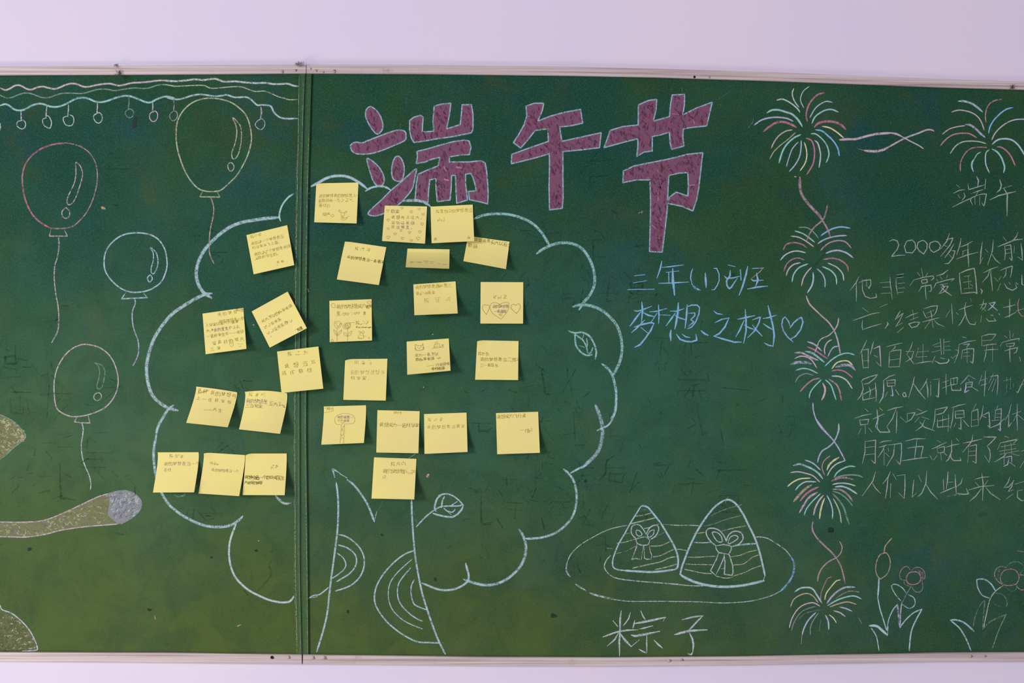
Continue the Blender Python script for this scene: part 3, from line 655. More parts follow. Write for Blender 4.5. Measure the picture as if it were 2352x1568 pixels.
def smudge(fr, txt, col, w, d, label=None):
    for q in txt.split(';'): draw('chalk_smudge', rb, fr, q, col, w, d, label=label)
heading('Tt', [
 (1, '330,140 385,160 440,215 480,290 500,370 490,440 430,492 370,440 320,360 280,270 285,185'),
 (1, '85,655 95,625 150,595 230,605 310,575 450,520 600,465 700,440 780,455 800,510 780,575 640,640 480,705 330,745 180,748 110,715'),
 (1, '295,810 380,850 460,930 510,1030 515,1110 480,1155 420,1150 375,1090 340,990'),
 (1, '660,790 710,780 750,830 775,920 770,1010 745,1080 700,1100 635,1070 612,980 625,870'),
 (1, '930,940 915,1040 880,1190 790,1310 700,1400 600,1470 480,1525 380,1545 310,1515 370,1440 480,1340 600,1220 720,1120 830,1020'),
 (0, '845,318 900,275 985,250 1020,275 1010,380 1008,465 1155,455 1145,330 1160,130 1260,105 1375,95 1360,230 1320,425 1400,400 1495,370 1510,240 1520,115 1640,112 1660,240 1660,430 1640,475 1400,525 1180,555 1050,580 900,600 865,540 845,440'),
 (0, '940,715 1080,680 1250,630 1400,590 1540,570 1610,580 1635,660 1615,755 1500,760 1360,785 1355,850 1450,850 1600,850 1760,835 1815,860 1835,960 1850,1150 1855,1250 1850,1390 1760,1365 1615,1335 1600,1230 1700,1220 1690,1150 1655,1040 1630,995 1565,1010 1565,1130 1590,1340 1450,1380 1440,1180 1435,1020 1385,1025 1380,1180 1365,1340 1200,1360 1185,1200 1185,1065 1105,1080 1090,1200 1080,1370 1000,1350 915,1330 930,1150 950,1010 1060,960 1210,900 1235,790 1130,815 1050,850 930,870 945,790')],
 'leftmost character of the purple chalk heading')
heading('Tw', [
 (0, '228,172 300,145 388,145 375,210 335,305 450,260 580,225 720,200 738,325 620,350 532,358 550,488 700,455 905,410 890,545 720,565 560,580 560,760 562,1000 555,1090 440,1105 435,900 440,700 438,600 300,640 95,690 100,605 250,550 430,488 425,375 310,390 240,480 180,548 115,500 160,430 210,340 235,260'),
], 'middle character of the purple chalk heading')
heading('Tw', [
 (0, '985,390 1100,355 1238,340 1240,160 1330,120 1405,110 1400,200 1375,305 1450,285 1520,265 1530,150 1545,70 1655,65 1655,150 1640,250 1760,190 1905,135 1880,240 1855,350 1740,360 1645,375 1640,440 1650,530 1540,560 1525,500 1520,405 1440,430 1365,445 1365,575 1290,585 1225,625 1235,540 1235,465 1130,490 930,545 960,465'),
 (0, '1105,755 1200,710 1320,685 1500,650 1680,605 1820,590 1805,720 1785,900 1765,1010 1730,1115 1640,1075 1500,1045 1520,990 1580,945 1685,980 1690,880 1685,768 1600,775 1515,795 1508,900 1500,1100 1480,1280 1455,1485 1340,1480 1345,1300 1350,1050 1345,835 1220,835 1100,860'),
], 'rightmost character of the purple chalk heading')
smudge('Tw', 'cY w5 d.3 1240,1135 1275,1120; cp w6 d.7 1415,940 1418,1020; cp d.7 w7 1440,1185 1440,1205; cp d.7 w3 1375,1350 1430,1362; w4 cp d.7 1545,240 1600,245; w4 cr d.7 245,262 262,262; cp d.6 w3 1410,750 1420,765; cp w3 1315,815 1335,820; cr w5 d.6 1690,885 1745,880; cr w5 1735,300 1745,325; w4 cr 1360,1240 1400,1275', 'p', 4, .6, label='bright pink flecks in the heading')
smudge('Tt', 'cp w9 d.7 1455,920 1500,925; cp w9 d.7 1300,1075 1335,1085; cr w7 d.6 1290,915 1310,960; cp w4 1160,968 1185,966', 'p', 4, .6)
smudge('Tw', 'cG w1.5 d.5 1545,0 1535,50; cG w1.5 d.5 1632,5 1636,50; w1.5 cG d.4 1960,110 2060,40; w1.5 cG d.4 1970,150 1985,165', 'G', 1.5, .5)
smudge('Tt', 'w1.5 d.4 810,25 790,95; w5 d.25 525,270 540,290; w5 d.25 730,370 725,410; d.3 w1.4 505,840 500,900', 'G', 1.5, .5)

# fireworks
def firework(fr, txt, label): draw('firework_drawing', rb, fr, txt, 'c', 3.2, .78, label=label, taper=.3)
firework('F1', '''cw w2.8 810,95 785,150 790,230 830,320 890,400; cb w2.2 1060,60 970,130 925,220 920,300 970,410; cw w3.4 530,285 620,268 720,310 820,380 880,440 905,485; cp w4 d.6 1305,165 1200,195 1090,300 1030,420 1010,540 1030,635; cl w3 1435,320 1340,305 1240,350 1150,430 1070,570; cc w3.6 1535,480 1430,438 1320,450 1210,510 1140,580 1105,665;
 cc w4.6 370,490 450,448 560,445 680,480 780,515 880,610 945,715; cl w3.6 160,690 280,610 420,572 560,565 700,585 795,630; cp w5.4 d.6 315,795 420,710 540,645 650,645 760,680 850,730; cp w5.6 d.66 1145,725 1200,670 1320,635 1460,640 1570,680 1655,760; cY w3.4 1275,712 1400,740 1520,815 1620,900; cu w3.6 1165,770 1270,790 1370,870 1460,960 1530,1080 1550,1195; cc w3.2 1090,835 1170,840 1280,930 1350,1030 1382,1150 1370,1230 1335,1305;
 cp w3.4 1010,905 1090,940 1130,1020 1148,1150 1130,1300 1090,1390 1020,1500; cw w3.2 1150,945 1200,990 1235,1110 1245,1220 1220,1385; cY w3 980,975 1010,1080 1020,1200 990,1320 910,1440; cl w3.2 928,945 925,1080 900,1210 830,1340 735,1450; cl w2.6 880,970 790,1070 740,1190 685,1370; cc w4 920,850 820,895 700,1000 620,1130 565,1310; co w2.4 835,815 720,920 580,1030 480,1130 415,1245; ck w3 785,772 680,790 560,870 480,980 440,1070; cG w1.6 d.4 150,580 130,650 60,740''', 'largest chalk firework, topmost of the column')
firework('F2', '''cG w2.8 285,638 380,640 460,690 520,765; cc w3 240,680 330,710 400,755 475,815; ck w3 190,742 280,755 370,800 465,870; cr w3.4 d.6 100,905 140,840 230,820 320,840 380,880; cw w3 65,1030 120,970 200,930 280,922 365,942; cr w3 d.6 105,1165 140,1080 200,1025 280,1005 350,1028; ck w3.2 135,1215 160,1145 220,1085 305,1062; cc w3.4 205,1290 225,1200 290,1120 395,1075; ck w3 318,1340 340,1250 385,1175 440,1118; cb w3.8 390,1420 440,1340 460,1260 458,1180; cl w3 600,1355 600,1270 565,1190 505,1135; cc w3.4 740,1320 730,1230 670,1155 570,1108; cw w3 825,1275 810,1190 740,1115 635,1065; cr w3.8 d.6 882,1165 860,1090 780,1030 690,1008 585,1022; cl w4 935,1000 860,945 770,915 690,920 610,948; cq w3.4 915,885 850,815 760,795 660,820 590,870 548,915; cl w3.4 858,735 760,740 660,760 580,790 515,832; cu w3.6 900,648 800,632 700,650 620,690 552,735''', 'chalk firework second from the top of the column')
firework('F3', '''cl w4 320,512 400,545 475,615; cp w3.6 318,570 390,600 470,655 540,702; cc w5 d.6 295,620 370,640 440,690 505,742; ck w4.4 d.6 175,635 260,640 340,680 435,722; ck w3 175,700 240,675 310,685 370,725 420,805; cl w7 d.5 130,765 200,745 280,745 355,760; cc w3 190,832 270,812 350,828 430,868; cg w3 180,968 220,905 300,870 380,890; cr w3.4 235,1072 300,1000 380,940 455,925; cc w3 335,1145 350,1080 400,1010 475,938; ck w4.6 490,980 515,1040 505,1110 478,1165; cc w3.2 520,940 580,1000 610,1080 638,1165; cq w4 d.6 560,935 640,990 680,1070 698,1170; cw w3.4 592,898 680,905 760,950 820,1040; cp w3 590,842 660,830 740,850 825,918; cl w7 d.5 640,795 720,775 800,780 850,828; cY w3.2 592,815 640,755 700,730 770,730 825,775; cc w3.2 515,785 590,715 680,660 770,640 845,660; cl w3 548,680 580,610 620,570 670,565; ck w3 515,655 508,590 540,520 590,490''', 'chalk firework third from the top, right of the blue heart')
firework('F4', '''cl w3.4 420,580 500,610 560,650 628,718; cb w4.4 d.6 255,655 340,635 430,665 520,705 600,760 660,838; ck w3 218,752 320,742 430,765 530,800 620,885; cY w3.2 175,945 250,885 350,840 490,830; cb w3.2 285,995 340,930 430,880 568,882; co w6 d.6 260,1150 340,1060 420,980 505,925; cp w4.4 350,1145 420,1060 500,1000 600,955; ck w5 d.6 340,1305 400,1200 480,1090 585,1030; cc w3 405,1340 440,1250 520,1150 630,1045; ck w4 535,1340 560,1240 610,1140 670,1070; cY w4 d.7 618,1390 630,1290 655,1190 685,1115; cb w3 720,1070 770,1170 798,1280 795,1390; cy w3 805,1110 860,1210 900,1320 918,1450; cG w4.4 d.6 800,1045 880,1130 950,1230 985,1340 1025,1465; cG w3 805,1012 900,1045 1000,1120 1075,1215; cq w4.6 d.6 805,985 900,990 1000,1050 1075,1150; cb w4 835,950 930,945 1030,980 1135,1048; cw w3 798,918 890,900 1000,905 1115,938; cq w5 d.55 785,870 880,830 980,825 1080,850; cG w3.4 835,825 940,795 1060,785 1160,795 1215,820; cc w3.4 820,815 870,745 960,690 1040,665 1110,672; cw w3 725,795 780,700 860,630 980,585; cY w4.6 d.7 720,715 750,650 810,590 885,545; cr w2.6 690,790 660,720 655,650 690,580 765,520''', 'chalk firework fourth from the top of the column')
firework('F5', '''cb w4 225,825 290,785 380,778 430,800 470,860 525,948; co w2.8 175,995 210,915 280,865 360,845 430,875 485,950; ck w2.8 162,1230 190,1130 250,1030 330,970 430,950 505,988; cg w2.6 185,1265 220,1160 290,1060 370,1015 455,992; cz w2.4 d.45 260,1140 340,1070 430,1045 520,1028; cl w3.6 460,1060 380,1140 330,1230 305,1310; cw w2.4 305,1310 295,1412; cG w2.4 490,1065 430,1150 400,1230 398,1310; co w3 d.5 515,1145 500,1265; cl w4 570,1090 600,1160 605,1250; cY w2.6 612,1085 660,1125 690,1175; cz w2.4 d.45 670,1090 715,1155; cl w3.4 730,998 800,1015 865,1045; ck w3.2 662,1040 730,1060 790,1105; co w3 618,995 720,960 820,940 915,968; cc w3.4 595,980 700,920 820,880 900,875 970,905; cq w2.6 d.55 690,900 780,840 860,818 950,830; cl w4.4 d.62 585,955 640,880 720,810 800,775 900,775; cY w2.8 560,915 580,840 640,760 690,705 740,692; cr w2.2 d.6 515,930 520,840 560,740 590,680 635,658; cr w1.6 d.5 515,930 550,985; cG w2 d.4 510,1345 555,1338; cw w4 d.5 945,1125 975,1180; cz w1.6 d.4 710,1200 715,1250; cy w2 d.4 600,1290 602,1305''', 'lowest chalk firework, near the bottom rail')
firework('F6', '''cb w5.2 d.6 610,240 720,245 830,280 930,345 1018,425; ck w2.8 490,428 600,395 720,405 850,445 950,520 1010,620 1048,735; ck w2.6 335,805 450,720 580,680 720,660; cl w5 d.6 730,640 810,650 900,710 970,780 1060,858; cr w3.2 300,1000 400,890 520,815 660,790 800,800 920,868; cy w3 465,1140 560,1010 680,940 820,925 960,935 1080,968; cr w3 d.6 640,1440 645,1300 700,1170 790,1070 920,1030 1095,1035; cc w2.4 990,1115 930,1150 880,1230; cc w4 880,1230 840,1300 840,1380 862,1445; cb w3 1135,1075 1085,1120 1070,1210 1080,1330 1135,1465; cc w4 1185,1060 1270,1110 1340,1200 1380,1300 1400,1380 1380,1465; cp w3.4 1270,1025 1340,1030 1430,1090 1510,1190 1580,1345; cb w4 1190,975 1280,905 1400,885 1520,905 1620,980 1700,1090 1760,1200; ck w3 1180,905 1230,800 1330,690 1460,600 1600,555 1760,550; cu w3.4 1125,790 1150,680 1220,560 1330,450 1430,380 1540,350; cr w3 d.6 1080,600 1070,480 1100,350 1160,270 1250,225 1350,210''', 'chalk firework in the upper right corner')
draw('linking_line', rb, 'X', 'w5.4 85,572 250,562 420,560 560,525 720,480 880,448 1040,435 1180,425; w4.6 1180,425 1300,445 1420,500; w3 1420,500 1600,600 1780,690 1890,765; w4 d.7 2115,382 2040,355 1930,370 1760,440 1600,495 1450,560 1300,640 1150,725; w6 d.6 1150,725 1020,790 880,820 750,820 620,805; w2.4 d.4 620,805 480,772; cG w2 d.4 1185,185 1185,245', 'k', 4, .72, label='crossed chalk lines between the upper fireworks')
draw('linking_line', rb, 'F2', 'w6.6 d.62 300,40 300,140 320,240 380,330 450,410 520,480 570,550; w4.4 d.6 570,550 610,620 640,680 660,740; w4 d.6 630,370 610,460 575,545 490,620 430,690 385,785; cw w4 d.9 238,28 250,30', 'q', 5, .6)
draw('linking_line', rb, 'F3', 'w3.6 305,0 335,80 400,150 480,225 560,300 620,390; w3.6 620,390 650,470 670,560 685,640; w3.4 668,245 655,320 615,390; w2.6 615,390 550,445 480,475 440,520; w3 d.6 440,520 425,570 400,635', 'k', 3.4, .72)
draw('linking_line', rb, 'F3', '378,1200 385,1290 420,1400 480,1490 560,1568; 668,1435 665,1500 650,1568', 'l', 3.2, .74)
draw('linking_line', rb, 'F4', '560,0 640,110 730,220 820,320 900,450 970,585; 882,80 885,160 860,240 815,330 740,400 660,450 615,520 590,610', 'l', 3.4, .74)
draw('linking_line', rb, 'F5', 'w6 425,45 418,90; w4 418,90 430,150 480,230 560,310 640,385 700,460; w4 d.6 700,460 750,560 790,730; w3 728,260 755,320 740,390 690,445; w3.4 690,445 600,490 530,560 490,640 480,705', 'q', 3.6, .7)

# flowers by the bottom rail
f1 = draw('flower_drawing', rb, 'FL', '''w4 210,590 205,700 195,820; w3 195,820 220,950 260,1080 305,1230; w2.6 310,1230 330,1100 380,980 440,905; cl w5 d.5 440,905 450,1000 470,1190; cl w3 d.6 495,880 480,1000 475,1190; w3 470,1195 540,1100 640,1010 745,965; w3.4 745,965 670,1100 610,1250 585,1480; cb w6 d.8 95,1170 180,1175 240,1220 310,1285; w3 318,1285 325,1180; w2.6 115,1200 180,1310 210,1480; w2.4 610,680 550,780; cs w5 d.5 550,780 500,880''', 'b', 3, .7, label='pale blue chalk stems of the left flower')
draw('flower_petal', f1, 'FL', 'co 230,590 310,530 348,430 345,340 310,275 275,268 220,295 180,380 170,480 190,550 225,590; w2.6 co 275,268 290,180 370,85', 'y', 2.4, .62, label='yellow chalk seed pod')
draw('flower_petal', f1, 'FL', 'cr w2.6 640,500 580,520 550,580 570,640 630,660 700,640 730,590 715,530 680,505 640,500', 'r', 2.6, .66, label='red chalk flower centre')
draw('flower_petal', f1, 'FL', '600,480 560,435 500,460 470,530 480,590 545,610; 610,490 670,445 740,460 780,520 775,580 740,615; w7 d.28 690,480 750,530 745,590; 745,615 755,700 720,750 660,745 620,690; 530,610 525,650 590,680', 'q', 2, .55, label='faint brownish pink chalk petals')
draw('flower_leaf', f1, 'FL', '480,860 420,790 370,700 380,660 430,660 500,700 545,760; 500,905 580,955 640,930 660,880 640,820 570,785', 'c', 2.6, .6)
f2 = draw('flower_drawing', rb, 'FL', '''w3.4 1350,1475 1290,1330 1210,1200 1105,1110; w4 d.6 1095,1100 1180,1100 1280,1140 1390,1240; cg w2.4 d.5 1380,1180 1410,1040 1470,910 1525,855; cg w3 d.5 1525,860 1515,980 1495,1210; cy w2.4 1510,1190 1550,1000 1590,840 1660,740 1755,670; cg w3.6 d.45 1495,1215 1580,1130 1690,1070 1795,1030; w2.4 cG 1790,1030 1700,1220 1620,1450''', 'b', 3, .62, label='pale chalk stems of the right flower')
draw('flower_petal', f2, 'FL', 'cr w2.4 1830,468 1760,490 1720,560 1725,620 1770,665 1860,668 1920,645 1950,580 1930,510 1890,475 1830,468; w2.4 1745,660 1680,610 1645,540 1665,470 1720,435 1790,450; w9 d.22 1700,480 1690,590; cG w1.8 d.5 1790,440 1840,395 1910,375 1980,400 2010,450 1960,530; w2.4 1955,540 2010,545 2080,600; 1920,680 1970,725 2040,720; cG w1.6 d.4 1780,690 1850,740 1910,720 1920,660; cr w3 1930,240 2080,265', 'q', 2.2, .58, label='brownish pink chalk petals')
draw('flower_leaf', f2, 'FL', 'w3.6 1425,595 1520,595 1600,650 1655,735; w2.6 1425,595 1435,690 1490,790 1590,830; cG w1.8 d.5 1660,765 1740,780 1790,840 1805,925; cG w3 1805,890 1790,930; cG w1.4 d.35 1600,850 1660,910 1730,935', 'b', 2.6, .62)

# right-hand text, every character traced on its own
T1 = 't'
chars(rb, 'R1', T1, 2.3, .74, [
 '1495,185 1535,215; 1460,290 1530,255 1600,245; 1515,310 1540,350; 1590,285 1605,330 1565,380; 1450,460 1560,405 1680,350 1770,310; 1640,175 1650,245 1750,215 1850,185; w3.4 1750,85 1770,130 1760,215; w3.4 1862,115 1850,235; 1680,295 1760,265 1830,245; 1765,270 1735,325; 1770,310 1820,300 1870,300 1855,380 1840,450 1810,405; 1685,350 1670,380 1695,435; 1725,340 1728,430; 1785,330 1785,440',
 'w3 2035,120 2055,190 2040,245 1995,280; 2070,230 2180,195; w3 1915,370 2020,320 2120,295 2230,270; w3.4 2085,230 2130,300 2125,400 2125,565', '2336,215 2350,240 2340,270',
 '665,885 710,865 760,880 780,930 760,990 690,1075 770,1062 860,1058', '950,870 880,885 850,950 870,1025 950,1030 990,980 985,910 950,870', '1075,875 1020,900 1005,960 1040,1010 1090,1045 1130,980 1135,920 1105,885 1075,875', '1230,885 1170,905 1160,960 1180,1000 1215,1025 1280,990 1300,940 1270,895 1230,885',
 'w2.6 1410,790 1380,880 1300,980; 1370,865 1455,845 1420,930 1300,1075; 1340,935 1380,950; w2.8 1465,920 1420,1000 1350,1090; 1430,1000 1480,1005 1455,1090 1400,1160 1350,1165; 1405,1050 1440,1090',
 'w2.6 1555,850 1540,930 1500,1050; 1545,955 1620,930 1695,888; 1575,1010 1660,985; w2.6 1580,1010 1575,1060; 1500,1105 1620,1060 1765,1022; w3 1640,920 1640,1050 1650,1200',
 'w3 1818,900 1800,1030 1790,1165; 1855,985 1885,1020; 1790,1165 1825,1085; w2.4 1955,870 1945,1000 1885,1175; 1940,1050 1985,1120 2040,1165',
 '2080,835 2115,880; 2260,775 2240,830 2190,880; w2.8 2010,955 2120,910 2220,870 2315,860; 2095,945 2105,1020 2095,1115; 2095,945 2170,930 2180,1020 2190,1130 2155,1090; 2105,990 2165,980; 2105,1040 2165,1030; 2215,950 2215,1030; w3 2300,915 2310,1010 2315,1120; 2315,1120 2260,1080'])
chars(rb, 'R2', T1, 2.2, .74, [
 '185,205 150,280 70,380; 155,280 155,400 152,525; 190,275 260,250 340,240 345,300 320,360 310,330; 285,235 290,330; 230,240 235,380 270,460 340,485 420,470 410,420',
 '465,280 600,270; 498,340 605,335; 480,420 600,415; 595,205 600,300 625,500; w3 690,175 775,165; w3 690,215 765,205; 675,220 675,320 695,430; 700,290 790,282; 705,355 785,345; 700,410 770,402; 460,600 560,560',
 '955,145 985,190; 1010,95 1025,200; 1090,150 1065,195; 855,320 910,240; 915,242 1030,210 1160,190 1170,220 1130,250; 1005,245 1080,235 1085,275 1020,290 1005,245; 975,390 1010,330 1130,310 1140,360 1130,395 1105,390; 1060,300 1060,400 1070,495',
 'w2.6 1205,190 1290,165 1355,115; 1205,235 1225,260; 1255,200 1275,235; 1350,175 1335,220; 1170,345 1200,285 1320,250 1440,225 1400,260; 1245,310 1350,290; w2.6 cl 1270,300 1310,330 1240,420; 1270,330 1360,325 1320,390 1240,425; cy 1265,340 1330,400 1400,448',
 'w2.8 1505,160 1515,290 1530,420; w2.8 1500,160 1600,115 1700,90 1720,230 1735,425 1700,400; 1565,200 1650,185; 1560,275 1660,260; 1565,360 1675,350; 1625,190 1630,345; 1650,300 1680,325; w2.8 1545,420 1640,410 1735,405', 'w3 1785,360 1805,390 1790,425',
 '1820,150 1910,105 2010,70; 1905,110 1880,190 1805,275; w2.6 1915,110 1925,250 1940,385; 1965,215 2015,265',
 '2040,120 2120,85 2200,60 2190,130 2175,210; 2120,100 2110,180 2080,220; 2050,200 2025,240; 2045,290 2005,385; 2095,290 2130,350 2200,380 2255,350 2245,300; 2155,275 2170,300; w3 2245,280 2275,300', 'w3 2325,180 2325,300 2345,310',
 '235,610 310,665; 105,775 240,730 350,690 460,670; 235,770 228,850 235,895; 235,895 350,855 480,820', 'w3 560,795 570,820 530,880',
 'w2.6 730,650 700,700 660,760; 665,762 740,700 770,680; 770,680 720,780 665,858; 665,858 760,805; cy 770,865 690,935; 890,640 900,690; 800,740 880,700 960,675; 900,690 905,760; 860,770 960,730; 840,820 920,795 985,800 950,850 880,870 845,825',
 '1030,655 1050,700 1070,740; 1045,620 1130,590 1220,580 1200,660 1170,710; 1075,680 1170,640; 1070,740 1160,710; 1125,640 1140,700 1145,760; 1020,795 1130,765 1240,740; w2.6 1145,760 1160,870; 1130,770 1050,885; 1170,765 1220,820 1305,855',
 '1405,555 1410,680 1415,820; 1380,640 1325,735; 1465,670 1490,700; 1590,535 1575,610 1580,700 1530,800 1490,845; 1500,635 1580,605 1670,575; 1580,640 1600,750 1640,820 1710,830 1720,790; 1650,490 1665,520',
 '1825,500 1815,560 1780,620; 1770,570 1860,550 1840,600 1800,640; 1800,605 1850,650; w2.8 cl 1895,550 1975,535 1940,590 1880,640; w2.8 cl 1900,555 1950,600 2005,645; 1795,720 1785,795; 1855,745 1890,785 1985,780 1960,745; w3 cy 1920,705 1945,712; w3 2020,685 2035,700',
 'w2.8 2165,495 2165,620 2160,730; 2080,605 2160,590 2240,570; 2100,735 2160,715 2250,665; cr 2290,485 2270,560 2280,660 2320,715 2352,720; co 2250,650 2352,620',
 '290,1035 260,1100 200,1215; 225,1160 230,1270 245,1405; 225,1165 310,1150 310,1270 310,1395; 235,1305 310,1300; w2.6 cy 250,1395 310,1390; ck 380,1050 360,1130 335,1220; w2.8 ck 380,1145 460,1110 465,1200 475,1375; w2.6 475,1375 415,1320; w3 390,1235 430,1255',
 '545,1120 640,1095 755,1070; 665,1100 660,1130 620,1165; 590,1190 585,1290 580,1385; 590,1185 670,1165 740,1160 730,1270 720,1385; 585,1295 730,1275; w3 590,1385 715,1380',
 '890,1060 870,1130 815,1220; 820,1225 870,1290 910,1350; 905,1185 880,1270 800,1315; 800,1180 910,1180; 970,1135 935,1250; 950,1190 1100,1175; 1030,1090 1025,1330; 950,1255 1080,1245; w2.6 925,1340 1040,1320 1145,1310',
 'w3.4 1255,1015 1270,1220; w3 1300,1020 1300,1215; 1155,1100 1250,1065; 1180,1120 1260,1110; 1140,1192 1250,1165; 1310,1060 1380,1048; 1315,1115 1380,1110; 1315,1165 1390,1160; cy 1185,1245 1150,1330; w2.6 cy 1185,1305 1250,1340 1340,1330 1370,1300 1360,1280; w3 1260,1265 1310,1275; w2.6 1395,1250 1425,1275',
 'w3 1545,990 1590,1000; 1495,1090 1600,1055 1720,1035; 1500,1095 1490,1200 1440,1330; 1455,1160 1490,1170; 1430,1255 1480,1225; cl 1560,1090 1640,1080 1600,1120; w2.6 1545,1170 1530,1275; w2.6 1545,1165 1620,1145 1695,1145 1690,1240 1680,1335 1650,1310; 1555,1200 1640,1190; 1555,1245 1645,1240; w2.6 1605,1120 1608,1330',
 '1800,980 1800,1105; 1800,980 1890,955 1985,955 1930,1030; 1810,1040 1930,1030; w2.6 1815,1105 1900,1090 1990,1085; 1830,1165 1930,1155 2010,1155; 1865,1120 1850,1220 1825,1315; 1940,1120 1940,1310',
 '2095,975 2130,1000; w2.6 2165,910 2170,1010; 2215,945 2200,990; 2040,1110 2070,1060; 2070,1060 2180,1030 2290,1010 2280,1040; 2120,1085 2130,1110; 2130,1080 2230,1070 2215,1110 2130,1115; 2095,1175 2170,1150 2270,1130 2250,1190 2220,1205; w2.8 2170,1110 2165,1210 2170,1320', 'w3 2295,1255 2308,1305'])
